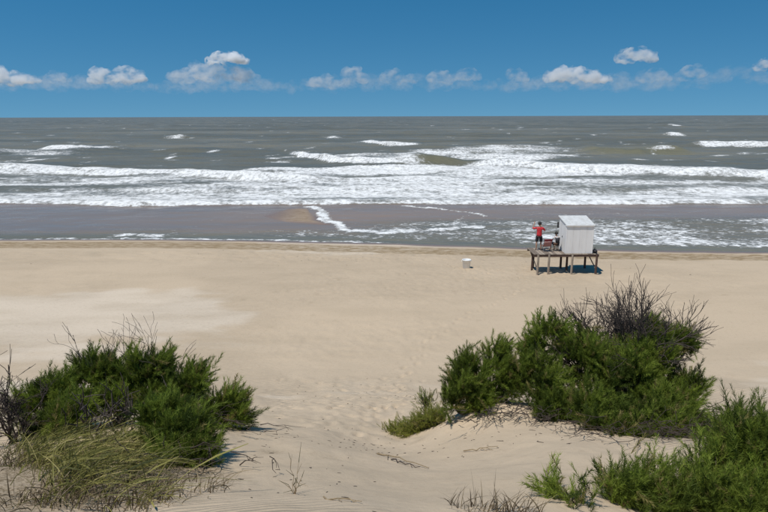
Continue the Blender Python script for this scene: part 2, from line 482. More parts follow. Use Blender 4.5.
# open-water whitecaps
for k in range(650):
    y0 = 150 * (2600 / 150) ** random.random(); x0 = random.uniform(-.8, .8) * y0
    ln = random.uniform(.7, 3.2) * (1 + y0 / 700); wd = random.uniform(.8, 1.8) * (1 + y0 / 320)
    rows = np.where(np.abs(ys - y0) < 4 * wd + .1)[0]
    if not len(rows): continue
    a, bb = rows[0], rows[-1] + 1
    sx, sy = SX[a:bb], SY[a:bb]
    foam[a:bb] = np.maximum(foam[a:bb], random.uniform(.5, .95) * gauss(sx, sy, x0, y0 + .3 * wd * np.sin((sx - x0) / ln * 2), ln, wd))
# runnel between bar and beach
runl = sstep(1.0, -1.0, SY - inner)
nr = SY < 90
lines = np.zeros(SX.shape)
for k, pts in enumerate(BAR_FOAM):
    dd = poly_dist(SX[nr] + .7 * fbm(SX[nr] * .5, SY[nr] * .5, 201, 3), SY[nr] + 1.0 * fbm(SX[nr] * .5, SY[nr] * .5, 203, 3), pts)
    wl = (1.1, .5, .4)[k]
    lines[nr] = np.maximum(lines[nr], sstep(wl, wl * .3, dd) * (1.0, .85, .6)[k])
spk = sstep(-6, 6, SX) * sstep(64.5, 60.5, SY - .03 * SX) + .62 * sstep(-20, -8, SX) * sstep(58.5, 56.5, SY) + .5 * sstep(59, 57, SY) * sstep(-28, -24, SX) * sstep(-17, -21, SX)
spk = np.clip(spk, 0, 1) * sstep(1.2, 3.0, SY - shy)
rf = spk * (.54 + .42 * fbm(SX * .12, SY * .45, 205, 4)) + .25 * gauss(SX, SY, 24, 66, 10, 1.5) + .30 * gauss(SX, SY, 20, 50.5, 14, 1.2)
rf = np.maximum(rf, lines)
rf = np.maximum(rf, .95 * sstep(3.2, 1.2, np.abs(SX + 23) * .8) * sstep(1.2, .4, np.abs(SY - 55.0 - .25 * np.sin(SX))))
rf = np.maximum(rf, .85 * sstep(.55, .15, np.abs(SY - shy - .45 - .4 * fbm(SX * .3, SX * 0, 207, 3))) * sstep(8, -6, SX))
foam = np.maximum(foam, runl * rf)
shal = runl * np.clip(1 - .85 * spk, 0, 1) * sstep(1.5, 5.0, SY - shy)
band = np.clip(runl * (.5 + .8 * fbm(SX * .03, SY * .25, 209, 3)), 0, 1)
V = np.stack([SX, SY, SZ], -1).reshape(-1, 3)
sea_me = np_mesh('sea', V, grid_faces(*SX.shape), True, dict(foam=np.clip(foam, 0, 1.3), shallow=shal, green=green, band=band, crisp=runl))

m_sea, nt, b, out = new_mat('sea_water')
co = objcoord(nt)
f1 = noise_n(nt, mapping(nt, co, (1.3, 1.0, .5)), 1.0, 6, .72)
f2 = noise_n(nt, mapping(nt, co, (.16, .30, .3)), 1.0, 5, .6)
nz = mathn(nt, 'ADD', mathn(nt, 'MULTIPLY', f1.outputs[0], .6), mathn(nt, 'MULTIPLY', f2.outputs[0], .4))
fv = mathn(nt, 'ADD', attr(nt, 'foam'), mathn(nt, 'MULTIPLY', mathn(nt, 'SUBTRACT', nz, .5), 2.3))
f3 = noise_n(nt, mapping(nt, co, (1.1, 2.6, 1.0)), 1.6, 4, .65)
cr = attr(nt, 'crisp')
fv = mathn(nt, 'ADD', fv, mathn(nt, 'MULTIPLY', cr, mathn(nt, 'MULTIPLY', mathn(nt, 'SUBTRACT', f3.outputs[0], .5), 2.2)))
fv = mathn(nt, 'MULTIPLY_ADD', mathn(nt, 'SUBTRACT', fv, .62), mathn(nt, 'MULTIPLY_ADD', cr, .9, 1.0), .62)
cov = ramp(nt, fv, .30, 1.0)
big = noise_n(nt, mapping(nt, co, (.004, .016, .01)), 1.0, 4)
deep = mixc(nt, ramp(nt, big.outputs[0], .38, .64), (.122, .122, .098), (.182, .175, .140))
deep = mixc(nt, attr(nt, 'green'), deep, (.165, .155, .10))
shc = mixc(nt, attr(nt, 'band'), (.285, .198, .132), (.205, .16, .122))
wat = mixc(nt, attr(nt, 'shallow'), deep, shc)
foamc = mixc(nt, ramp(nt, f1.outputs[0], .36, .60), (.50, .50, .48), (.82, .82, .80))
nt.links.new(mixc(nt, cov, wat, foamc), b.inputs['Base Color'])
rgh = mathn(nt, 'MULTIPLY_ADD', attr(nt, 'shallow'), -.18, .34)
nt.links.new(mathn(nt, 'MAXIMUM', rgh, mathn(nt, 'MULTIPLY', cov, .9)), b.inputs['Roughness'])
b.inputs['IOR'].default_value = 1.33
nt.links.new(mathn(nt, 'MULTIPLY_ADD', attr(nt, 'shallow'), .04, .15), b.inputs['Specular IOR Level'])
chop = noise_n(nt, mapping(nt, co, (.35, .9, .5)), 1.1, 6, .65)
chop2 = noise_n(nt, mapping(nt, co, (.05, .14, .1)), 1.0, 4, .6)
bpA = N(nt, 'ShaderNodeBump', Distance=2.4)
nt.links.new(mathn(nt, 'MULTIPLY_ADD', attr(nt, 'shallow'), -.85, .9), bpA.inputs['Strength'])
nt.links.new(chop2.outputs[0], bpA.inputs['Height'])
bpB = N(nt, 'ShaderNodeBump', Distance=.35)
nt.links.new(mathn(nt, 'MULTIPLY_ADD', attr(nt, 'shallow'), -.54, .6), bpB.inputs['Strength'])
nt.links.new(chop.outputs[0], bpB.inputs['Height']); nt.links.new(bpA.outputs[0], bpB.inputs['Normal'])
bpC = N(nt, 'ShaderNodeBump', Strength=.6, Distance=.25)
nt.links.new(mathn(nt, 'MULTIPLY', cov, mathn(nt, 'ADD', f1.outputs[0], .6)), bpC.inputs['Height']); nt.links.new(bpB.outputs[0], bpC.inputs['Normal'])
nt.links.new(bpC.outputs[0], b.inputs['Normal'])
sea = tag(link_mesh('sea', sea_me, m_sea), kind='structure')

# ------------------------------------------------------------------ clouds: real volumes far out over the sea
def cloud_mat(name, density):
    m = bpy.data.materials.new(name); m.use_nodes = True
    nt = m.node_tree; nt.nodes.clear()
    o = nt.nodes.new('ShaderNodeOutputMaterial')
    v = nt.nodes.new('ShaderNodeVolumeScatter')
    v.inputs['Color'].default_value = (.985, .985, .985, 1)
    v.inputs['Anisotropy'].default_value = .2
    n = noise_n(nt, mapping(nt, objcoord(nt), (1 / 260, 1 / 260, 1 / 170)), 1.0, 6, .62)
    # billows: dense cores, ragged thin margins
    d = mathn(nt, 'MULTIPLY', ramp(nt, n.outputs[0], .40, .74), density * 2.0)
    nt.links.new(d, v.inputs['Density'])
    nt.links.new(v.outputs[0], o.inputs['Volume'])
    return m
CM = {k: cloud_mat('cloud_' + k, d) for k, d in dict(dense=.02, medium=.0082, thin=.0026, veil=.00050).items()}
ctex = bpy.data.textures.new('cloud_billow', 'CLOUDS'); ctex.noise_scale = 170; ctex.noise_depth = 5
ctex2 = bpy.data.textures.new('cloud_edge', 'CLOUDS'); ctex2.noise_scale = 60; ctex2.noise_depth = 4

def cloud(label, dist, parts, dens, seed):
    """parts: (azimuth metres x, height z, half width, half height, puffs) at this distance"""
    rnd = random.Random(seed)
    cx = sum(p[0] for p in parts) / len(parts); cz = min(p[1] - p[3] for p in parts)
    bm = bmesh.new()
    for (x, z, hw, hh, n) in parts:
        for i in range(int(n * 1.5)):
            a = rnd.uniform(-1, 1); top = math.sqrt(max(0, 1 - a * a))
            r = hh * rnd.uniform(.45, .80) * (.55 + .45 * top)
            px = x + a * (hw - r * .7)
            pz = z - hh + r * .8 + rnd.random() ** .8 * max(0, 2 * hh * (.25 + .75 * top) - 1.8 * r)
            py = rnd.uniform(-1, 1) * hw * .45
            m = Matrix.Translation((px - cx, py, pz - cz)) @ Matrix.Diagonal((r * rnd.uniform(1.0, 1.5), r, r * rnd.uniform(.75, 1.0), 1))
            bmesh.ops.create_icosphere(bm, subdivisions=2, radius=1.0, matrix=m)
    me = bpy.data.meshes.new('cloud'); bm.to_mesh(me); bm.free()
    o = link_mesh('cloud', me, CM[dens])
    o.location = (cx, dist, cz)
    rm = o.modifiers.new('remesh', 'REMESH'); rm.mode = 'VOXEL'; rm.voxel_size = 25 if dens != 'veil' else 40
    d1 = o.modifiers.new('billow', 'DISPLACE'); d1.texture = ctex; d1.strength = 150; d1.mid_level = .40; d1.texture_coords = 'LOCAL'
    d2 = o.modifiers.new('edge', 'DISPLACE'); d2.texture = ctex2; d2.strength = 60; d2.mid_level = .42; d2.texture_coords = 'LOCAL'
    tag(o, label, 'cloud', 'low cumulus clouds over the sea horizon')
    return o
for _i, (_l, _d, _dist, _p) in enumerate([
    ('long grey-white cloud cut by the left edge of the picture', 'medium', 14000, [(-8616, 960, 584, 247, 14), (-7996, 893, 315, 135, 7)]),
    ('small ragged pale cloud beside the leftmost long cloud', 'thin', 14000, [(-7366, 891, 337, 135, 12)]),
    ('two-humped white cloud with a flat grey base', 'medium', 13500, [(-6144, 898, 325, 195, 14), (-5535, 917, 325, 195, 14)]),
    ('broad dim grey cloud with a bright white cap on top', 'thin', 13600, [(-3675, 960, 916, 240, 34), (-4443, 900, 306, 131, 8)]),
    ('hazy lumpy cloud left of the middle, highest at its right end', 'thin', 14500, [(-1364, 836, 420, 187, 14), (-708, 969, 326, 210, 14)]),
    ('wide faint veil of cloud low over the left half', 'veil', 16500, [(-8326, 919, 2257, 239, 60)]),
    ('wide faint veil of cloud below the white-capped cloud', 'veil', 16500, [(-4212, 856, 1861, 239, 60)]),
    ('wide faint veil of cloud low over the middle', 'veil', 16500, [(439, 893, 2923, 239, 60)]),
    ('wide faint veil of cloud low above the cabin', 'veil', 16500, [(5751, 928, 2655, 292, 60)]),
    ('low faint cloud between the white-capped cloud and the lumpy middle one', 'veil', 14500, [(-2650, 760, 420, 120, 10)]),
    ('small faint puff right of the lumpy middle cloud', 'thin', 14500, [(200, 944, 256, 186, 10), (619, 853, 280, 117, 8)]),
    ('pair of joined white puffs over the middle breakers', 'thin', 13500, [(1249, 855, 304, 152, 14), (1790, 916, 282, 152, 12)]),
    ('small faint cloud left of the wide right-hand cloud', 'thin', 14500, [(3065, 935, 303, 163, 12)]),
    ('wide white cloud above the cabin with a hazy base', 'medium', 14000, [(4239, 942, 607, 202, 26), (4877, 833, 293, 113, 8)]),
    ('smooth oval cloud, the highest one on the right', 'medium', 12500, [(5035, 1202, 365, 150, 34)]),
    ('small soft cloud just below the high oval cloud', 'thin', 14000, [(6084, 915, 315, 157, 14)]),
    ('faint rounded cloud right of the soft cloud below the oval', 'thin', 14500, [(7156, 1012, 349, 186, 14)]),
    ('small white cloud cut by the right edge of the picture', 'medium', 13000, [(8000, 1063, 291, 125, 12)]),
    ('faint veil of cloud stretching along the right', 'veil', 15500, [(8754, 1006, 996, 249, 26)]),
]):
    _c = cloud(_l, _dist, _p, _d, 300 + _i)
    if 'cap' in _l:
        _t = cloud('', 13400, [(-3364, 1250, 420, 125, 34)], 'dense', 340)
        for _k in ('label', 'category', 'group'):
            if _k in _t: del _t[_k]
        _t.name = 'cloud_top'
        _w = _t.location.copy(); _t.parent = _c; _t.location = _w - _c.location
        _t['label'] = 'bright white cap of the cloud'

# ------------------------------------------------------------------ lifeguard cabin on a timber platform
m_white = paint_mat('white_paint', (.82, .81, .79), .55, .06, 3.0, (.74, .725, .70), (1, 1, .25))
m_roof = paint_mat('roof_sheet', (.66, .66, .64), .5, .1, 4.0, (.52, .51, .48))
m_timber = paint_mat('weathered_timber', (.21, .165, .125), .85, .2, 9.0, (.12, .09, .07), (1, 1, .2))
m_timber_pale = paint_mat('sunbleached_timber', (.36, .30, .235), .85, .2, 9.0, (.22, .17, .13), (1, 1, .2))
m_dark_timber = paint_mat('dark_timber', (.10, .06, .045), .8, .2, 9.0)
m_black = paint_mat('black_cloth', (.018, .018, .022), .8, .1)
m_darkint = paint_mat('dark_opening', (.03, .03, .03), .8, .1)

HX, HY = 11.72, 37.40
plat = empty('lifeguard_platform', (11.75, 38.6, tz(11.75, 38.6)))
tag(plat, 'raised timber deck on posts carrying the white cabin', 'platform')
def P(o): 
    o.parent = plat; o.matrix_parent_inverse = Matrix.Translation(-plat.location); return o
DECK = 1.31
for k in range(23):
    w = .18
    x = 9.66 + k * .184
    j = random.uniform(-.05, .05)
    P(box('plank', (x + .092, 38.44 + j * .5, DECK - .02 + random.uniform(-.004, .004)), (.168, 1.96 + j, .04), m_timber_pale if random.random() < .6 else m_timber, None, Euler((0, 0, random.uniform(-.008, .008))).to_matrix()))
for y in (37.52, 38.4, 39.3):
    P(box('beam', (11.77, y, DECK - .115), (4.2, .09, .145), m_dark_timber if y < 38 else m_timber))
posts = [(9.92, 37.33), (10.62, 37.33), (12.12, 37.33), (13.70, 37.36), (10.12, 39.32), (11.98, 39.32), (12.16, 38.55), (13.62, 39.32), (9.86, 38.5)]
for i, (x, y) in enumerate(posts):
    g = tz(x, y) - .3
    lean = random.uniform(-.02, .02)
    bm = bmesh.new()
    V_, F_ = tubes([(np.array([(x + lean, y, g), (x + lean * .5, y, .5), (x, y, DECK - .05 if y > 37.4 and y < 39.9 else DECK + .03)]), [.075, .072, .066])], 8)
    me = np_mesh('post', V_, F_, True)
    P(link_mesh('post', me, m_timber_pale if y < 37.5 and i < 3 else m_dark_timber))
for (a, c) in (((9.92, 37.28, .25), (9.9, 39.3, 1.05)), ((13.72, 37.30, .25), (13.7, 39.3, 1.05))):
    V_, F_ = tubes([(np.array([a, c]), [.04, .04])], 6)
    P(link_mesh('brace', np_mesh('brace', V_, F_, True), m_timber))

cab = empty('beach_cabin', (12.58, 38.5, DECK))
tag(cab, 'white boarded lifeguard cabin with sloping pale roof standing on the timber deck', 'cabin')
def Cb(o, parent=None):
    o.parent = parent or cab
    o.matrix_parent_inverse = Matrix.Translation(-cab.location)
    return o
x0, x1, y0, y1, zn, zf = 11.72, 13.46, 37.60, 39.22, 3.16, 3.40
fz = DECK + .012
def prism(name, pts, thick_axis, mat):
    """closed slab from a 4 point outline (list of xyz) extruded by vector"""
    bm = bmesh.new()
    a = [bm.verts.new(p) for p in pts]; c = [bm.verts.new(Vector(p) + Vector(thick_axis)) for p in pts]
    bm.faces.new(a); bm.faces.new(c[::-1])
    for i in range(len(pts)):
        j = (i + 1) % len(pts); bm.faces.new((a[j], a[i], c[i], c[j]))
    bmesh.ops.recalc_face_normals(bm, faces=bm.faces)
    return bm_obj(name, bm, mat)
# front wall: three boards with slightly open joints
n = 4; w = (x1 - x0) / n
for k in range(n):
    Cb(box('wall_panel', (x0 + (k + .5) * w, y0 + .02 + (k % 2) * .003, (fz + zn) / 2), (w - .006, .035, zn - fz), m_white, None, None, .004))
    Cb(box('wall_panel', (x0 + (k + .5) * w, y1 - .02, (fz + zf) / 2), (w - .006, .035, zf - fz), m_white, None, None, .004))
for x in (x0, x1 - .035):
    m_ = 4
    for k in range(m_):
        ya = y0 + .045 + (y1 - y0 - .09) * k / m_; yb = y0 + .045 + (y1 - y0 - .09) * (k + 1) / m_ - .012
        za = zn + (zf - zn) * (ya - y0) / (y1 - y0); zb = zn + (zf - zn) * (yb - y0) / (y1 - y0)
        if x == x0 and k == 2: 
            d = Cb(prism('door', [(x + .012, ya, fz + .02), (x + .012, yb, fz + .02), (x + .012, yb, zb - .25), (x + .012, ya, za - .25)], (.025, 0, 0), m_white))
            Cb(box('door_handle', (x - .005, ya + .06, fz + .95), (.035, .03, .11), m_black, None, None, .004), None).parent = d
            Cb(prism('wall_panel', [(x, ya, za - .24), (x, yb, zb - .24), (x, yb, zb), (x, ya, za)], (.035, 0, 0), m_white))
        else:
            Cb(prism('wall_panel', [(x, ya, fz), (x, yb, fz), (x, yb, zb), (x, ya, za)], (.035, 0, 0), m_white))
for (x, y) in ((x0, y0), (x1, y0), (x0, y1), (x1, y1)):
    zt = zn if y == y0 else zf
    Cb(box('corner_post', (x + (.022 if x == x0 else -.022), y + (.022 if y == y0 else -.022), (fz + zt) / 2 - .004), (.062, .062, zt - fz), m_white))
rf = Cb(prism('roof', [(x0 - .06, y0 - .05, zn + .0), (x1 + .06, y0 - .05, zn + .0), (x1 + .06, y1 + .22, zf + .07), (x0 - .06, y1 + .22, zf + .07)], (0, 0, .035), m_roof))
for x in np.linspace(x0 - .03, x1 + .02, 5):
    o = prism('roof_seam', [(x - .012, y0 - .045, zn + .036), (x + .012, y0 - .045, zn + .036), (x + .012, y1 + .215, zf + .105), (x - .012, y1 + .215, zf + .105)], (0, 0, .014), m_roof)
    Cb(o, None).parent = rf
Cb(box('eave_board', ((x0 + x1) / 2 - .07, y0 - .058, zn - .012), (x1 - x0 + .25, .015, .055), m_white))
Cb(prism('shutter', [(x0 - .05, y1 - .02, 2.7), (x0 - .14, y1 + .05, 2.7), (x0 - .14, y1 + .05, 3.1), (x0 - .05, y1 - .02, 3.1)], (0, .03, 0), m_darkint))
Cb(box('floor', ((x0 + x1) / 2, (y0 + y1) / 2, fz + .012), (x1 - x0 - .1, y1 - y0 - .1, .02), m_timber))

# dark bag at the right end of the deck
bag = empty('bag', (13.68, 37.75, DECK + .005))
tag(bag, 'small black bag at the right end of the deck beside the cabin', 'bag')
bm = bmesh.new(); box_bm(bm, Vector((0, 0, .13)), (.22, .42, .26))
bmesh.ops.bevel(bm, geom=list(bm.edges), offset=.07, segments=3, affect='EDGES')
bm_obj('bag_body', bm, m_black, bag, 0, True)
V_, F_ = tubes([(np.array([(0, -.12, .25), (0, -.09, .34), (0, 0, .37), (0, .09, .34), (0, .12, .25)]), [.012] * 5)], 6)
link_mesh('handle', np_mesh('handle', V_, F_, True), m_black, bag)

# folding beach chair, back to the dune
m_pink = paint_mat('faded_pink_canvas', (.42, .20, .18), .85, .12, 12)
m_maroon = paint_mat('dark_red_canvas', (.20, .02, .03), .8, .12, 12)
m_alu = paint_mat('dull_metal', (.12, .11, .10), .5, .1, 12)
ch = empty('beach_chair', (10.70, 38.3, DECK + .005), R(4))
tag(ch, 'pink beach chair with dark red top band, back turned to the dune', 'chair')
def chair_tube(name, pts, r=.014):
    V_, F_ = tubes([(np.array(pts, float), [r] * len(pts))], 6)
    return link_mesh(name, np_mesh(name, V_, F_, True), m_alu, ch)
for s in (-1, 1):
    chair_tube('side_frame', [(s * .26, -.22, .86), (s * .26, -.06, .38), (s * .26, .28, 0)])
    chair_tube('leg', [(s * .28, .36, .36), (s * .28, .02, .34), (s * .28, -.30, 0)])
    chair_tube('armrest', [(s * .28, -.12, .58), (s * .28, .30, .56), (s * .28, .34, .36)])
def sling(name, pts, w, mat):
    rows = np.array(pts, float); nx = 7
    xs = np.linspace(-w, w, nx)
    V_ = np.array([[(x, y - .03 * (1 - (x / w) ** 2), z) for x in xs] for y, z in rows]).reshape(-1, 3)
    o = link_mesh(name, np_mesh(name, V_, grid_faces(len(rows), nx), True), mat, ch)
    sd = o.modifiers.new('thickness', 'SOLIDIFY'); sd.thickness = .012
    return o
sling('backrest', [(-.205, .70), (-.15, .58), (-.09, .45), (-.05, .36)], .25, m_pink)
sling('headrest', [(-.225, .86), (-.21, .80), (-.203, .712)], .25, m_maroon)
sling('seat', [(-.05, .35), (.1, .31), (.25, .33), (.35, .355)], .25, m_pink)

# ------------------------------------------------------------------ people
m_skin = paint_mat('skin', (.42, .25, .17), .55, .06, 20)
m_red = paint_mat('red_cloth', (.62, .035, .045), .8, .12, 14)
m_blackcloth = paint_mat('dark_shorts', (.022, .022, .028), .85, .1, 14)
m_hair = paint_mat('dark_hair', (.018, .013, .010), .6, .1, 30)
m_whitecloth = paint_mat('white_cloth', (.72, .71, .70), .85, .08, 14)
m_phone = paint_mat('phone_case', (.03, .03, .035), .3, .05, 14)

def skin_obj(name, verts, edges, radii, mat, parent, sub=2, root=0):
    me = bpy.data.meshes.new(name)
    me.from_pydata([tuple(v) for v in verts], [tuple(e) for e in edges], [])
    o = link_mesh(name, me, mat, parent)
    sk = o.modifiers.new('skin', 'SKIN'); sk.use_smooth_shade = True; sk.branch_smoothing = .6
    if not me.skin_vertices: raise RuntimeError('no skin layer')
    for i, r in enumerate(radii):
        d = me.skin_vertices[0].data[i]
        d.radius = (r, r) if isinstance(r, (int, float)) else r
        d.use_root = (i == root)
    ss = o.modifiers.new('smooth', 'SUBSURF'); ss.levels = sub; ss.render_levels = sub
    return o

def chain(verts, edges, radii, start, pts):
    """append a chain of (x,y,z,r); start = index to attach to, returns last index"""
    prev = start
    for (x, y, z, r) in pts:
        verts.append((x, y, z)); radii.append(r)
        edges.append((prev, len(verts) - 1)); prev = len(verts) - 1
    return prev

def hand(V, E, Rr, wrist, w, fwd, side, up, s=1.0):
    """palm + five bent fingers; w wrist point, fwd finger direction, side thumb side, up back of hand"""
    w, fwd, side, up = (Vector(v) for v in (w, fwd, side, up))
    fwd.normalize(); side.normalize(); up.normalize()
    def p(a, b_, c): return tuple(w + fwd * a * s + side * b_ * s + up * c * s)
    V.append(p(.05, 0, 0)); Rr.append((.030 * s, .016 * s)); E.append((wrist, len(V) - 1)); palm = len(V) - 1
    for b_, ln in ((.030, .070), (.010, .080), (-.010, .075), (-.030, .058)):
        chain(V, E, Rr, palm, [(*p(.095, b_, 0), .010 * s), (*p(.095 + ln * .5, b_ * 1.1, -.012), .009 * s), (*p(.095 + ln * .85, b_ * 1.1, -.035), .008 * s)])
    chain(V, E, Rr, palm, [(*p(.045, .042, -.006), .011 * s), (*p(.075, .058, -.02), .010 * s), (*p(.098, .056, -.035), .008 * s)])

def head_parts(parent, c, yaw, pitch, haircut):
    """hair cap, ears, nose as children; c = head centre, facing local +y turned by yaw"""
    rot = Euler((pitch, 0, yaw)).to_matrix().to_4x4()
    M = Matrix.Translation(c) @ rot
    bm = bmesh.new()
    bmesh.ops.create_uvsphere(bm, u_segments=20, v_segments=14, radius=1.0, matrix=Matrix.Diagonal((.086, .104, .118, 1)))
    kill = [v for v in bm.verts if v.co.y > .045 and v.co.z < .055 or v.co.z < -.07]
    bmesh.ops.delete(bm, geom=kill, context='VERTS')
    bmesh.ops.transform(bm, matrix=M @ Matrix.Translation((0, -.006, .012)), verts=bm.verts)
    o = bm_obj('hair', bm, m_hair, parent, 0, True)
    sd = o.modifiers.new('thickness', 'SOLIDIFY'); sd.thickness = .02; sd.offset = 1
    return M

def add_head(V, E, Rr, neck, c, M3):
    """skull, jaw and nose as part of the same skinned body"""
    def p(x, y, z): return tuple(Vector(c) + M3 @ Vector((x, y, z)))
    V.append(p(0, -.012, -.075)); Rr.append(.062); E.append((neck, len(V) - 1)); a = len(V) - 1
    V.append(p(0, .005, 0)); Rr.append((.080, .092)); E.append((a, len(V) - 1)); h = len(V) - 1
    chain(V, E, Rr, h, [(*p(0, 0, .062), .070), (*p(0, 0, .098), .038)])
    chain(V, E, Rr, a, [(*p(0, .062, -.085), .034)])

# standing lifeguard in red, facing the sea, one arm raised
per = empty('person', (10.26, 38.7, DECK + .005), R(-4)); per.scale = (1.07, 1.07, 1.07)
tag(per, 'person in red top and black shorts standing on deck, facing sea with raised arm', 'person')
V_, E_, R_ = [(0, 0, .93)], [], [(.150, .105)]
spine = chain(V_, E_, R_, 0, [(0, -.005, 1.06, (.145, .095)), (0, -.02, 1.22, (.160, .105)), (0, -.02, 1.37, (.155, .10)), (0, -.012, 1.45, .075), (0, -.002, 1.52, .055)])
chest = spine - 2
for s, sp in ((-1, .13), (1, .12)):
    k = chain(V_, E_, R_, 0, [(s * .095, .0, .84, .088), (s * sp, .012, .66, .078), (s * (sp + .01), .02, .48, .058), (s * (sp + .012), -.01, .33, .058), (s * (sp + .015), -.015, .10, .036), (s * (sp + .02), .03, .045, .038), (s * (sp + .035), .13, .028, .034), (s * (sp + .04), .19, .022, .022)])
# left arm raised up beside the head
lw = chain(V_, E_, R_, chest, [(-.19, -.015, 1.40, .055), (-.30, .02, 1.36, .046), (-.40, .06, 1.34, .040), (-.37, .12, 1.47, .038), (-.31, .17, 1.60, .028)])
hand(V_, E_, R_, lw, (-.31, .17, 1.60), (.2, .15, 1), (.9, -.2, -.1), (-.2, -1, .2), 1.0)
rw = chain(V_, E_, R_, chest, [(.19, -.015, 1.40, .055), (.28, .03, 1.30, .046), (.34, .08, 1.20, .040), (.27, .20, 1.30, .036), (.17, .27, 1.42, .027)])
hand(V_, E_, R_, rw, (.17, .27, 1.42), (-.6, .3, .8), (-.7, -.2, -.5), (.2, -1, .2), 1.0)
hc = (0, .01, 1.645)
M3 = Euler((R(-4), 0, R(12))).to_matrix()
add_head(V_, E_, R_, spine, hc, M3)
body = skin_obj('body', V_, E_, R_, m_skin, per)
head_parts(per, hc, R(12), R(-4), 0)
sv, se_, sr = [(0, -.005, .86)], [], [(.185, .135)]
sp = chain(sv, se_, sr, 0, [(0, -.006, .98, (.178, .128)), (0, -.008, 1.08, (.168, .118)), (0, -.02, 1.22, (.180, .124)), (0, -.02, 1.38, (.172, .115)), (0, -.012, 1.455, .085)])
for arm in ([(-.19, -.015, 1.405, .076), (-.30, .02, 1.365, .066), (-.385, .055, 1.345, .060), (-.385, .10, 1.43, .056)], [(.19, -.015, 1.405, .076), (.28, .03, 1.305, .066), (.33, .07, 1.215, .060)]):
    chain(sv, se_, sr, sp - 1, arm)
skin_obj('shirt', sv, se_, sr, m_red, per)
sv, se_, sr = [(0, 0, .95)], [], [(.168, .122)]
for s in (-1, 1):
    chain(sv, se_, sr, 0, [(s * .098, .0, .84, .115), (s * .125, .012, .66, .108), (s * .132, .018, .50, .100)])
skin_obj('shorts', sv, se_, sr, m_blackcloth, per)

# seated person beside the cabin wall, on a low stool
stool = empty('stool', (11.32, 38.42, DECK + .005))
tag(stool, 'low wooden stool under the seated person beside the cabin', 'stool')
box('stool_seat', (0, 0, .36), (.34, .34, .035), m_timber, stool)
for sx in (-1, 1):
    for sy in (-1, 1):
        box('leg', (sx * .13, sy * .13, .17), (.035, .035, .335), m_timber, stool, None, .003)
per2 = empty('person', (11.32, 38.42, DECK + .005), R(8))
tag(per2, 'person in white and black seated beside the cabin, back turned to the dune', 'person')
V_, E_, R_ = [(0, -.02, .485)], [], [(.155, .11)]
spine = chain(V_, E_, R_, 0, [(0, -.045, .60, (.14, .095)), (0, -.045, .76, (.15, .10)), (0, -.02, .90, (.145, .095)), (0, .0, .975, .07), (0, .015, 1.035, .053)])
chest = spine - 2
for s in (-1, 1):
    chain(V_, E_, R_, 0, [(s * .10, .08, .455, .085), (s * .13, .26, .46, .075), (s * .14, .44, .47, .058), (s * .14, .47, .34, .054), (s * .14, .45, .12, .038), (s * .145, .48, .045, .038), (s * .15, .57, .028, .034), (s * .155, .63, .022, .022)])
    wr = chain(V_, E_, R_, chest, [(s * .18, -.02, .92, .053), (s * .235, .04, .79, .045), (s * .25, .09, .68, .039), (s * .19, .22, .62, .034), (s * .12, .33, .58, .027)])
    hand(V_, E_, R_, wr, (s * .12, .33, .58), (-s * .3, 1, -.2), (-s, -.2, .1), (0, .1, 1), 1.0)
hc = (0, .035, 1.155)
add_head(V_, E_, R_, spine, hc, Euler((R(-6), 0, R(-10))).to_matrix())
skin_obj('body', V_, E_, R_, m_skin, per2)
head_parts(per2, hc, R(-10), R(-6), 0)
sv, se_, sr = [(0, -.035, .53)], [], [(.172, .125)]
sp = chain(sv, se_, sr, 0, [(0, -.05, .64, (.160, .114)), (0, -.045, .77, (.170, .118)), (0, -.022, .905, (.165, .112)), (0, .0, .98, .082)])
for s in (-1, 1):
    chain(sv, se_, sr, sp - 1, [(s * .18, -.02, .922, .072), (s * .238, .04, .79, .064)])
skin_obj('shirt', sv, se_, sr, m_whitecloth, per2)
sv, se_, sr = [(0, -.02, .50)], [], [(.172, .122)]
for s in (-1, 1):
    chain(sv, se_, sr, 0, [(s * .10, .08, .470, .102), (s * .13, .26, .47, .094), (s * .137, .38, .475, .084)])
skin_obj('shorts', sv, se_, sr, m_blackcloth, per2)
V_, F_ = tubes([(np.array([(-.13, -.165, .93), (-.10, -.175, .80), (-.08, -.17, .62)]), [.035, .04, .035]), (np.array([(.13, -.165, .93), (.10, -.175, .80), (.08, -.17, .62)]), [.035, .04, .035])], 8)
bm = bmesh.new(); box_bm(bm, Vector((0, -.215, .74)), (.27, .13, .36))
bmesh.ops.bevel(bm, geom=list(bm.edges), offset=.05, segments=3, affect='EDGES')
bp_ = empty('backpack', (11.32, 38.42, DECK + .005), R(8))
tag(bp_, 'black backpack worn by the seated person beside the cabin', 'backpack')
bm_obj('bag_body', bm, m_blackcloth, bp_, 0, True)
link_mesh('strap', np_mesh('strap', V_, F_, True), m_blackcloth, bp_)

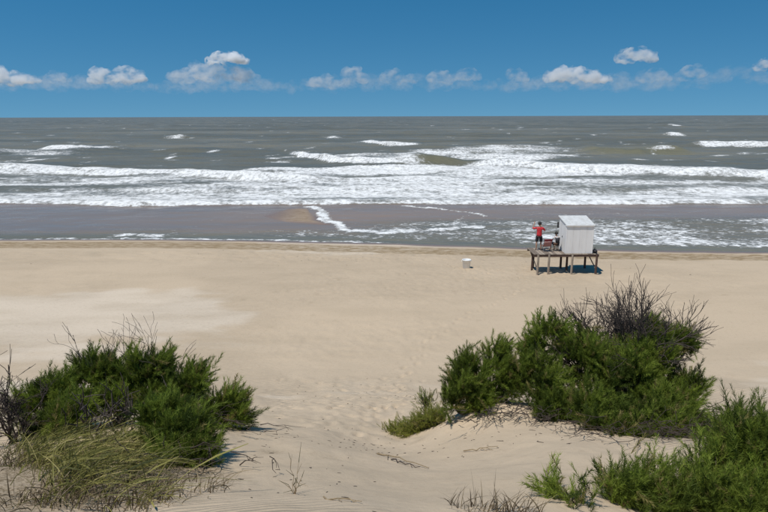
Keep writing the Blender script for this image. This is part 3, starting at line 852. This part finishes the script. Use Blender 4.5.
# white bin on the sand
m_bin = paint_mat('white_plastic', (.86, .86, .84), .45, .05, 5, (.78, .76, .72))
binr = empty('bin', (5.60, 39.35, tz(5.6, 39.35) - .02))
tag(binr, 'white bin standing alone on the open sand left of the platform', 'bin')
prof = [(.0, .02), (.215, .02), (.22, .0), (.235, .02), (.285, .56), (.305, .565), (.31, .60), (.295, .61), (.275, .60), (.262, .56), (.225, .06), (.0, .06)]
segs = 24
Vb = []
for r, z in prof:
    for k in range(segs):
        a = 2 * math.pi * k / segs; Vb.append((r * math.cos(a), r * math.sin(a), z))
Fb = []
for i in range(len(prof) - 1):
    for k in range(segs):
        kk = (k + 1) % segs; Fb.append((i * segs + k, i * segs + kk, (i + 1) * segs + kk, (i + 1) * segs + k))
o = link_mesh('bin_body', np_mesh('bin_body', np.array(Vb), np.array(Fb), True), m_bin, binr)
for s in (-1, 1):
    V_, F_ = tubes([(np.array([(s * .30, -.07, .52), (s * .345, -.05, .50), (s * .345, .05, .50), (s * .30, .07, .52)]), [.012] * 4)], 6)
    link_mesh('handle', np_mesh('handle', V_, F_, True), m_bin, binr)

# ------------------------------------------------------------------ vegetation
def leaf_mat(name, c_dark, c_light, c_dry, transl=.45):
    m, nt, b, out = new_mat(name)
    v = attr(nt, 'tone')
    n = nt.nodes.new('ShaderNodeValToRGB'); nt.links.new(v, n.inputs[0])
    e = n.color_ramp.elements
    e[0].position = 0.0; e[0].color = (*c_dark, 1)
    e[1].position = .75; e[1].color = (*c_light, 1)
    x = e.new(1.0); x.color = (*c_dry, 1)
    nt.links.new(n.outputs[0], b.inputs['Base Color'])
    b.inputs['Roughness'].default_value = .6
    b.inputs['Specular IOR Level'].default_value = .25
    t = nt.nodes.new('ShaderNodeBsdfTranslucent'); nt.links.new(n.outputs[0], t.inputs['Color'])
    mx = nt.nodes.new('ShaderNodeMixShader'); mx.inputs[0].default_value = transl
    nt.links.new(b.outputs[0], mx.inputs[1]); nt.links.new(t.outputs[0], mx.inputs[2])
    nt.links.new(mx.outputs[0], out.inputs['Surface'])
    return m
m_leaf = leaf_mat('tamarisk_foliage', (.045, .070, .012), (.27, .345, .050), (.33, .25, .11))
m_herb = leaf_mat('herb_foliage', (.14, .17, .03), (.36, .36, .075), (.38, .32, .13))
m_grass = leaf_mat('dune_grass', (.055, .062, .016), (.33, .30, .085), (.46, .37, .18), .3)
m_deadgrass = leaf_mat('dead_grass', (.075, .055, .036), (.19, .145, .085), (.30, .24, .14), .15)
m_bark = paint_mat('grey_bark', (.085, .066, .055), .9, .2, 20)
m_deadwood = paint_mat('dead_wood', (.155, .125, .105), .9, .2, 20)
m_root = paint_mat('dark_roots', (.060, .043, .034), .9, .2, 20)
m_straw = paint_mat('straw', (.33, .25, .15), .9, .2, 20)

def make_plume(rng, n=14, per=5, spread=.50, width=.024):
    """unit-length feathery spray along +Z: thin leaflets (triangles)"""
    V, F = [], []
    bend = rng.uniform(-.12, .12, 2)
    for i in range(n):
        t = .06 + .94 * i / (n - 1)
        base = np.array([bend[0] * t * t, bend[1] * t * t, t * .86])
        for k in range(per):
            a = rng.uniform(0, 2 * np.pi); ln = (.34 * (1 - .55 * t) + .06) * rng.uniform(.6, 1.2); th = rng.uniform(.25, .85) * spread * 2
            d = np.array([np.cos(a) * np.sin(th), np.sin(a) * np.sin(th), np.cos(th)])
            s = np.cross(d, rng.normal(size=3)); s /= np.linalg.norm(s) + 1e-9
            j = len(V)
            V += [base - s * width * .5, base + s * width * .5, base + d * ln]
            F.append((j, j + 1, j + 2))
    return np.array(V), np.array(F)
PLUMES = [make_plume(np.random.default_rng(500 + k)) for k in range(8)]
PLUMES_SPARSE = [make_plume(np.random.default_rng(540 + k), 13, 4, .50, .022) for k in range(6)]

def rot_to(D, rng):
    """rotation matrices (n,3,3) taking +Z to the directions D with a random spin"""
    D = D / (np.linalg.norm(D, axis=1)[:, None] + 1e-9)
    ref = rng.normal(size=D.shape)
    X = np.cross(ref, D); X /= np.linalg.norm(X, axis=1)[:, None] + 1e-9
    Y = np.cross(D, X)
    return np.stack([X, Y, D], -1)

def place_plumes(pos, dirs, size, tone, rng, protos):
    Vs, Fs, Ts, off = [], [], [], 0
    which = rng.integers(0, len(protos), len(pos))
    M = rot_to(dirs, rng)
    for k, (PV, PF) in enumerate(protos):
        sel = np.where(which == k)[0]
        if not len(sel): continue
        V = np.einsum('nij,vj->nvi', M[sel], PV) * size[sel][:, None, None] + pos[sel][:, None, :]
        nv = len(PV)
        F = PF[None] + (np.arange(len(sel)) * nv)[:, None, None] + off
        Vs.append(V.reshape(-1, 3)); Fs.append(F.reshape(-1, 3))
        tt = np.repeat(tone[sel], nv) + np.tile(rng.uniform(-.08, .08, nv), len(sel))
        Ts.append(tt); off += nv * len(sel)
    return np.concatenate(Vs), np.concatenate(Fs), np.clip(np.concatenate(Ts), 0, 1)

def bent(a, b, rng, n=6, jit=.08, sag=0.0):
    a = np.asarray(a, float); b = np.asarray(b, float); L = np.linalg.norm(b - a)
    t = np.linspace(0, 1, n)[:, None]
    P = a + (b - a) * t
    P[1:-1] += rng.normal(size=(n - 2, 3)) * jit * L
    P[:, 2] += (sag * L * np.sin(np.pi * t))[:, 0]
    return P

def shrub(name, label, lobes, seed, base, tufts_per_m2=8, plumes=28, plen=(.17, .40), wind=(.28, 0, 0), mat=None, group=None,
          cat='shrub', roots=0, protos=None, dry=.06, low=.03, up=.75):
    """lobes: (x, y, z, horizontal radius, vertical radius); base: list of (x, y) where limbs leave the ground"""
    rng = np.random.default_rng(seed)
    root_e = empty(name, (base[0][0], base[0][1], tz(*base[0])))
    tag(root_e, label, cat, group)
    o0 = np.array(root_e.location)
    limbs, twigs, pos, dirs, sizes, tones = [], [], [], [], [], []
    for (x, y, z, rh, rv) in lobes:
        c = np.array((x, y, z))
        bx, by = min(base, key=lambda q: (q[0] - x) ** 2 + (q[1] - y) ** 2)
        b0 = np.array((bx + rng.uniform(-.1, .1), by + rng.uniform(-.1, .1), 0)); b0[2] = tz(b0[0], b0[1]) - .06
        limb = bent(b0, c - (0, 0, .25 * rv), rng, 6, .05, .04)
        limbs.append((limb, np.linspace(.045, .018, 6)))
        area = 4 * math.pi * ((rh * rh * 2 + rh * rv) / 3)
        nt_ = max(5, int(area * tufts_per_m2))
        for _ in range(nt_):
            u = rng.normal(size=3); u /= np.linalg.norm(u)
            if u[2] < -.45: u[2] *= -1
            r = rng.uniform(.50, 1.0)
            p = c + u * np.array((rh, rh, rv)) * r
            g = tz(p[0], p[1]) + low
            if p[2] < g: p[2] = g + rng.uniform(0, .12)
            d0 = u * .65 + np.array((0, 0, up)) + np.array(wind) + rng.normal(size=3) * .18
            d0 /= np.linalg.norm(d0)
            s = limb[rng.integers(3, 6)]
            twigs.append((bent(s, p, rng, 4, .06, .05), np.linspace(.012, .004, 4)))
            tone = np.clip(rng.normal(.38, .25), .0, .75)
            npl = int(plumes * rng.uniform(.6, 1.3))
            dd = d0 + rng.normal(size=(npl, 3)) * .42
            back = rng.uniform(0, .22, npl)
            pp = p - d0 * .22 + rng.normal(size=(npl, 3)) * .07 + d0 * back[:, None]
            pos.append(pp); dirs.append(dd); sizes.append(rng.uniform(plen[0], plen[1], npl))
            tn = tone + rng.normal(size=npl) * .07
            tn = np.where(rng.random(npl) < dry, .95, np.clip(tn, 0, .78))
            tones.append(tn)
    pos = np.concatenate(pos) - o0; dirs = np.concatenate(dirs); sizes = np.concatenate(sizes); tones = np.concatenate(tones)
    V, F, T = place_plumes(pos, dirs, sizes, tones, rng, protos or PLUMES)
    tag(link_mesh('foliage', np_mesh('foliage', V, F, False, dict(tone=T)), mat or m_leaf, root_e), kind='stuff')
    for limb, rr in limbs:
        V, F = tubes([(limb - o0, rr)], 6)
        link_mesh('limb', np_mesh('limb', V, F, True), m_bark, root_e)
    V, F = tubes([(P - o0, rr) for P, rr in twigs], 4)
    tag(link_mesh('twigs', np_mesh('twigs', V, F, True), m_bark, root_e), kind='stuff')
    return root_e

def dead_twigs(parent, spots, seed, mat=None, name='dead_twigs', length=(.25, .7), n=14, rad=.008, spread=(-.2, -.7, .05), jit=(.75, .45, .25)):
    """dry litter of twigs leaving the shrub's foot; one part"""
    rng = np.random.default_rng(seed); o0 = np.array(parent.location); paths = []
    for (x, y) in spots:
        for _ in range(n):
            a = np.array((x + rng.normal() * .26, y + rng.normal() * .24, 0)); a[2] = tz(a[0], a[1]) + rng.uniform(.02, .30)
            d = np.array(spread) + rng.normal(size=3) * jit; d /= np.linalg.norm(d)
            L = rng.uniform(*length)
            b_ = a + d * L
            b_[2] = max(b_[2], tz(b_[0], b_[1]) + rng.uniform(.0, .08))
            P = bent(a, b_, rng, 5, .07, .06)
            paths.append((P - o0, np.linspace(rad, rad * .35, 5)))
            for _ in range(2):
                q = P[rng.integers(1, 4)]; e = q + (d + rng.normal(size=3) * .6) * L * .35
                e[2] = max(e[2], tz(e[0], e[1]) + .01)
                paths.append((bent(q, e, rng, 3, .05) - o0, np.linspace(rad * .55, rad * .25, 3)))
    V, F = tubes(paths, 4)
    return tag(link_mesh(name, np_mesh(name, V, F, True), mat or m_root, parent), kind='stuff')

def grow(rng, a, d, L, r, depth, paths, gravity=0.0, kids=(2, 4), ang=.55):
    """recursive bare branching"""
    n = 5
    P = [np.array(a, float)]; dd = np.array(d, float)
    for i in range(n - 1):
        dd = dd + rng.normal(size=3) * .14; dd[2] += gravity; dd /= np.linalg.norm(dd)
        P.append(P[-1] + dd * L / (n - 1))
    P = np.array(P)
    paths.append((P, np.linspace(r, r * .62, n), depth))
    if depth == 0: return
    for k in range(rng.integers(*kids) + 1):
        q = P[rng.integers(2, n)]
        nd = dd + rng.normal(size=3) * ang; nd[2] += .12; nd /= np.linalg.norm(nd)
        grow(rng, q, nd, L * rng.uniform(.5, .82), r * .56, depth - 1, paths, gravity, kids, ang)

def bare_shrub(name, label, base, stems, seed, mat, depth=4, cat='dead shrub', r=.03, kids=(2, 4), ang=.55):
    """stems: (dx, dy, dz, length)"""
    rng = np.random.default_rng(seed)
    e = empty(name, (base[0], base[1], tz(*base) - .03)); tag(e, label, cat)
    for (dx, dy, dz, L) in stems:
        paths = []
        d = np.array((dx, dy, dz), float); d /= np.linalg.norm(d)
        grow(rng, rng.normal(size=3) * (.05, .05, 0), d, L, r, depth, paths, 0, kids, ang)
        main = [(P, rr) for P, rr, dp in paths if dp >= depth - 1]
        fine = [(P, np.maximum(rr, .003)) for P, rr, dp in paths if dp < depth - 1]
        V, F = tubes(main, 6); tag(link_mesh('branch', np_mesh('branch', V, F, True), mat, e), kind='stuff')
        V, F = tubes(fine, 4); tag(link_mesh('twigs', np_mesh('twigs', V, F, True), mat, e), kind='stuff')
    return e

# --- left group
LEFT = [(-5.45, 9.20, 5.34, .36, .34), (-5.00, 9.60, 5.44, .40, .36), (-4.50, 9.70, 5.38, .30, .30), (-4.02, 9.60, 5.52, .40, .42), (-3.40, 9.50, 5.26, .36, .42),
        (-5.02, 8.50, 5.28, .44, .30), (-4.45, 9.10, 5.22, .30, .26), (-2.72, 9.30, 4.98, .40, .30), (-5.86, 9.20, 5.22, .30, .30), (-3.70, 9.2, 5.16, .32, .3)]
sh = shrub('tamarisk_shrub', 'wide dense green tamarisk shrub at the left with bare twigs above', [(x, y, z + .07, h * 1.12, v * 1.15) for x, y, z, h, v in LEFT], 21, [(-4.4, 8.9), (-3.2, 9.1), (-5.3, 8.9)])
dead_twigs(sh, [(-2.45, 9.0), (-2.7, 8.8)], 22, m_root, spread=(.6, -.3, .02), n=12, length=(.2, .5))
dead_twigs(sh, [(-4.05, 8.1), (-4.2, 8.2)], 23, m_bark, 'bare_stems', spread=(.1, -.1, 1.0), n=14, length=(.35, .7), rad=.016, jit=(.28, .2, .1))
shf = shrub('tamarisk_shrub', 'smaller rounded green tamarisk in front of the wide left shrub', [(-2.66, 7.0, 5.93, .36, .36), (-2.95, 7.35, 5.95, .32, .36), (-2.34, 6.72, 5.80, .24, .24), (-2.62, 6.62, 5.84, .26, .2)], 24, [(-2.6, 6.95)], 12, 32, (.14, .34))
dead_twigs(shf, [(-2.22, 6.5), (-2.4, 6.45)], 25, m_root, spread=(.5, -.5, .02), n=12, length=(.15, .4))
bare_shrub('bare_shrub', 'dark leafless shrub at the left edge of the picture', (-5.55, 8.05), [(-.1, .1, 1, .62), (.35, .1, 1, .55), (-.4, -.1, .9, .5), (.1, -.2, .9, .45), (.25, .3, 1, .4), (-.3, .2, .8, .45), (.5, -.1, .7, .4)], 31, m_root, 4, 'dead shrub', .016)
bare_shrub('leafless_shrub', 'single forked dry stem leaning right at the far left', (-5.95, 8.5), [(.22, .0, 1, .95)], 37, m_bark, 2, 'dry stem', .018, (1, 3), .3)
bare_shrub('bare_shrub', 'thin leafless grey twigs rising above the left green shrub', (-4.85, 9.75), [(-.15, 0, 1, 1.05), (.12, .1, 1, 1.0), (.0, 0, 1, .95)], 33, m_deadwood, 3, 'dead shrub', .014, (1, 3), .35)
bare_shrub('bare_shrub', 'few leafless twigs behind the top of the left green shrub', (-4.1, 9.8), [(-.1, 0, 1, .98), (.3, 0, 1, .9)], 34, m_deadwood, 3, 'dead shrub', .011, (1, 3), .35)

# --- big shrub on the right
RIGHT = [(1.58, 10.60, 4.98, .42, .54), (1.28, 10.50, 4.68, .28, .30), (2.28, 10.90, 5.00, .38, .55), (3.22, 11.30, 5.52, .42, .54), (2.95, 10.60, 4.98, .50, .52), (4.02, 10.80, 5.28, .55, .58),
         (4.92, 10.60, 5.28, .52, .66), (4.45, 10.2, 5.1, .55, .6), (3.70, 9.50, 4.84, .60, .44), (4.65, 9.35, 4.82, .58, .46), (5.45, 10.10, 4.85, .40, .50), (3.10, 9.95, 4.72, .42, .36), (2.05, 10.4, 4.62, .40, .32), (5.2, 9.6, 4.75, .4, .4), (3.75, 8.95, 4.86, .46, .30), (4.55, 8.9, 4.86, .48, .32)]
sr_ = shrub('tamarisk_shrub', 'largest spreading dark green tamarisk on the right sand mound', [(x, y, z + .02, h * 1.14, v * 1.10) for x, y, z, h, v in RIGHT], 41, [(3.4, 10.3), (4.6, 10.1), (2.2, 10.6), (1.6, 10.5)], 7, 24, (.17, .39), (.20, 0, 0))
dead_twigs(sr_, [(1.75, 10.1), (2.0, 10.0), (2.5, 9.9), (2.8, 9.75), (3.1, 9.5)], 42, m_root, spread=(-.3, -.7, -.05), n=14, length=(.2, .5))
dead_twigs(sr_, [(3.1, 8.8), (3.45, 8.45), (3.8, 8.35), (4.2, 8.3), (4.5, 8.3), (4.85, 8.5)], 43, m_root, spread=(.2, -.6, .12), n=11, length=(.2, .7), rad=.007)
dead_twigs(sr_, [(5.2, 8.95), (5.5, 9.3), (5.75, 9.7)], 44, m_root, spread=(.9, -.4, .15), n=12, length=(.3, .7))
dr = bare_shrub('bare_shrub', 'tall leafless tamarisk with fanning twigs behind the large right shrub', (5.05, 11.3), [(-.36, .05, 1, 1.2), (-.16, .1, 1, 1.22), (.0, 0, 1, 1.25), (-.55, 0, .95, 1.15), (.18, .05, 1, 1.1), (-.26, -.1, 1, 1.2), (.42, .0, .95, .95), (-.7, .1, .9, 1.05)], 45, m_bark, 4, 'dead shrub', .044, (3, 5), .30)
shrub('tamarisk_shrub', 'tall thin tamarisk with a green tuft leaning right beside the leafless one', [(5.15, 11.0, 5.95, .10, .22), (5.42, 10.95, 5.80, .24, .10), (5.74, 10.9, 5.82, .18, .09), (5.15, 11.0, 5.45, .22, .30), (5.93, 10.9, 5.66, .07, .08), (5.1, 11.0, 5.1, .25, .25)], 46, [(5.15, 10.9)], 22, 26, (.16, .30), (.3, 0, -.2), None, None, 'shrub', 0, None, .2)

# --- shrubs nearest to the camera
sn = shrub('tamarisk_shrub', 'dense near tamarisk filling the bottom right corner', [(3.95, 5.80, 6.40, .38, .40), (3.25, 5.30, 6.22, .34, .26), (3.65, 5.20, 6.22, .36, .28), (4.02, 6.15, 6.58, .15, .14), (3.50, 5.60, 6.28, .25, .22), (4.3, 5.6, 6.4, .4, .35)], 51, [(3.8, 5.7), (3.4, 5.3)], 18, 26, (.18, .34), (.1, .05, 0), None, None, 'shrub', 0, PLUMES_SPARSE, .05)
shrub('tamarisk_shrub', 'loose near tamarisk with twiggy tops left of the bottom right corner shrub', [(2.65, 5.50, 6.26, .22, .30), (2.30, 5.25, 6.26, .22, .24), (2.80, 5.20, 6.28, .22, .26)], 52, [(2.6, 5.3), (2.25, 5.15)], 16, 16, (.17, .34), (.1, .05, 0), None, None, 'shrub', 0, PLUMES_SPARSE, .1)
shrub('tamarisk_shrub', 'smallest near tamarisk sprig at the bottom edge', [(1.63, 5.15, 6.40, .07, .2), (1.83, 5.00, 6.34, .10, .12)], 53, [(1.65, 5.05)], 26, 10, (.18, .34), (-.1, .05, 0), None, None, 'shrub', 0, PLUMES_SPARSE, .1)
bare_shrub('dry_weed', 'thin dry stems rising above the bottom right corner shrub', (4.4, 6.1), [(-.25, .1, 1, .55), (.1, .1, 1, .5)], 55, m_straw, 2, 'dry stem', .007, (1, 3), .35)
shrub('low_herb', 'low yellow-green herb spilling down the sand beside the large right shrub', [(x, y, tz(x, y) + h, r, .06) for x, y, h, r in ((.18, 11.5, .03, .2), (.34, 11.35, .05, .24), (.55, 11.2, .09, .28), (.75, 11.05, .14, .28), (.95, 10.9, .20, .28), (1.08, 10.75, .22, .22))], 61, [(.8, 11.1), (.45, 11.3)], 40, 14, (.10, .2), (0, 0, 0), m_herb, None, 'plant', 0, PLUMES_SPARSE, .1, .0, .4)
shrub('low_herb', 'tuft of grey-green twigs poking above the yellow-green herb', [(.86, 11.4, 4.27, .20, .08)], 62, [(.9, 11.3)], 40, 6, (.12, .22), (-.3, 0, 0), m_leaf, None, 'plant', 0, PLUMES_SPARSE, .3)
shrub('low_herb', 'small lone green weed right of the large right shrub', [(6.25, 9.6, tz(6.25, 9.6) + .12, .12, .06)], 63, [(6.25, 9.6)], 40, 6, (.08, .14), (0, 0, 0), m_herb, None, 'plant', 0, PLUMES_SPARSE, .1, .0, .4)

# --- dune grass bottom left
def grass(name, label, tufts, seed, n, L, lean, parent=None, spread=.16, stiff=.5, mat=None, seedheads=.12):
    rng = np.random.default_rng(seed)
    Vs, Fs, Ts, off = [], [], [], 0
    for (x, y) in tufts:
        tn = np.clip(rng.normal(.52, .24), .0, .95)
        for _ in range(int(n * rng.uniform(.6, 1.4))):
            b0 = np.array((x + rng.normal() * spread, y + rng.normal() * spread, 0)); b0[2] = tz(b0[0], b0[1]) - .01
            ln = rng.uniform(*L); a = rng.normal(size=2) * .55 + np.array(lean)
            w = rng.uniform(.0025, .0060)
            m = 5; t = np.linspace(0, 1, m)
            P = np.stack([b0[0] + a[0] * ln * t ** 1.6, b0[1] + a[1] * ln * t ** 1.6, b0[2] + ln * (t - stiff * t ** 2.3 * min(1, np.hypot(*a)))], -1)
            side = np.cross(P[-1] - P[0], rng.normal(size=3)); side /= np.linalg.norm(side) + 1e-9
            ww = w * np.array([1, 1, .85, .6, .1])
            if rng.random() < seedheads: ww = np.array([.003, .003, .003, .011, .004])
            V = np.concatenate([P - side * ww[:, None], P + side * ww[:, None]])
            i = np.arange(m - 1)
            Vs.append(V); Fs.append(np.stack([i, i + 1, i + 1 + m, i + m], -1) + off); off += 2 * m
            Ts.append(np.full(2 * m, np.clip(tn + rng.normal() * .2, 0, 1)))
    V = np.concatenate(Vs); me = np_mesh(name, V, np.concatenate(Fs), False, dict(tone=np.concatenate(Ts)))
    return tag(link_mesh(name, me, mat or m_grass), label, 'grass', None, 'stuff')
rng = np.random.default_rng(71)
tf = []
while len(tf) < 58:
    x, y = rng.uniform(-5.0, -1.6), rng.uniform(4.6, 7.7)
    u = (y - 4.6) / 3.1
    lim_r = -1.85 - 1.45 * u; lim_l = -2.9 - 2.4 * u
    if x > lim_r or x < lim_l: continue
    if y < 5.2 and rng.random() < .45: continue
    tf.append((x, y))
grass('dune_grass', 'straw and green dune grass bent to the right in the bottom left corner', tf, 72, 34, (.18, .58), (.75, -.10), None, .12)
tb = [(rng.uniform(-3.5, -1.7), rng.uniform(4.5, 5.7)) for _ in range(34)] + [(rng.uniform(-5.2, -3.6), rng.uniform(6.0, 7.6)) for _ in range(26)]
grass('dead_grass', 'short brown dead grass and stubble at the foot of the dune grass', tb, 74, 26, (.06, .30), (.5, -.1), None, .14, .45, m_deadgrass, .0)
grass('dry_grass', 'row of short brown grass stalks along the bottom edge', [(.62 + .09 * k + rng.uniform(-.03, .03), 4.62 + rng.uniform(-.15, .1)) for k in range(9)], 73, 14, (.08, .24), (.25, .1), None, .05, .2, m_deadgrass, .0)

# ------------------------------------------------------------------ sticks, weed and litter on the sand
def stick(label, pts, r, mat, forks=1, seed=0):
    rng = np.random.default_rng(seed)
    pts = np.array([(x, y, tz(x, y) + r * .7 + h) for x, y, h in pts])
    e = empty('stick', tuple(pts[0])); tag(e, label, 'stick')
    n = 9; t = np.linspace(0, len(pts) - 1, n)
    P = np.stack([np.interp(t, np.arange(len(pts)), pts[:, k]) for k in range(3)], -1)
    P[1:-1] += rng.normal(size=(n - 2, 3)) * .012
    V, F = tubes([(P - pts[0], np.linspace(r, r * .45, n))], 6)
    link_mesh('stem', np_mesh('stem', V, F, True), mat, e)
    for k in range(forks):
        q = P[rng.integers(2, 7)]; d = (P[-1] - P[0]) * .3
        s = rng.choice([-1, 1]); e2 = q + np.array((d[0] * .8 - s * d[1] * .5, d[1] * .8 + s * d[0] * .5, 0))
        e2[2] = tz(e2[0], e2[1]) + r
        V, F = tubes([(np.linspace(q, e2, 4) - pts[0], np.linspace(r * .6, r * .3, 4))], 5)
        link_mesh('side_twig', np_mesh('side_twig', V, F, True), mat, e)
stick('long pale dry reed lying across the sand between the shrubs', [(-.12, 8.75, .01), (.22, 8.2, .03), (.62, 7.5, .01)], .013, m_straw, 2, 81)
stick('short dark stick lying beside the long pale reed', [(.1, 8.1, .01), (.5, 7.55, .02)], .010, m_root, 1, 82)
stick('pale forked twig lying below the mound of the large right shrub', [(1.25, 8.5, .02), (1.75, 8.3, .03)], .010, m_straw, 2, 83)
stick('bent dry twig lying at the bottom edge of the sand', [(-.55, 4.72, .02), (-.32, 4.62, .03), (-.2, 4.5, .02)], .008, m_straw, 2, 84)

wd = empty('dry_weed', (-.86, 5.05, tz(-.86, 5.05) - .01))
tag(wd, 'small dry weed standing alone on the bare sand near the bottom', 'weed')
rng = np.random.default_rng(85)
for k in range(5):
    L = rng.uniform(.14, .36); d = np.array((rng.normal() * .35, rng.normal() * .3, 1.0)); d /= np.linalg.norm(d)
    P = bent((0, 0, 0), d * L, rng, 5, .05)
    V, F = tubes([(P, np.linspace(.004, .002, 5))], 5)
    st = link_mesh('stem', np_mesh('stem', V, F, True), m_straw, wd)
    for j in range(4):
        q = P[1 + j % 4]; e2 = q + (d + rng.normal(size=3) * .7) * .06
        V, F = tubes([(np.array([q, e2]), [.003, .0012])], 4)
        link_mesh('leaf', np_mesh('leaf', V, F, True), m_grass if j % 2 else m_straw, st)

m_litter = paint_mat('dark_litter', (.07, .052, .04), .9, .2, 20)
rng = np.random.default_rng(91)
paths = []
def litter(cx, cy, sx, sy, n, L, r):
    for _ in range(n):
        x, y = cx + rng.normal() * sx, cy + rng.normal() * sy
        a = rng.uniform(0, np.pi); l = rng.uniform(*L) * .5
        p = np.array([(x - l * np.cos(a), y - l * np.sin(a)), (x, y), (x + l * np.cos(a), y + l * np.sin(a))])
        p = np.array([(q[0], q[1], tz(*q) + r * .6) for q in p])
        paths.append((p, np.array([.5, 1, .5]) * r * rng.uniform(.6, 1.3)))
litter(-.4, 15, 1.8, 2.2, 90, (.015, .06), .008)
litter(.1, 9.6, .8, .9, 60, (.02, .07), .006)
litter(1.6, 8.6, .8, .6, 24, (.02, .06), .005)
litter(-1.2, 6.2, .7, .9, 30, (.02, .07), .005)
litter(3.8, 8.5, .9, .35, 60, (.03, .14), .005)
litter(-2.0, 8.6, .5, .6, 30, (.02, .09), .005)
litter(0, 41, 14, 3, 40, (.05, .12), .012)
V, F = tubes(paths, 5)
tag(link_mesh('beach_litter', np_mesh('beach_litter', V, F, True), m_litter), 'scattered dark twig litter and shell bits on the sand', 'litter', None, 'stuff')
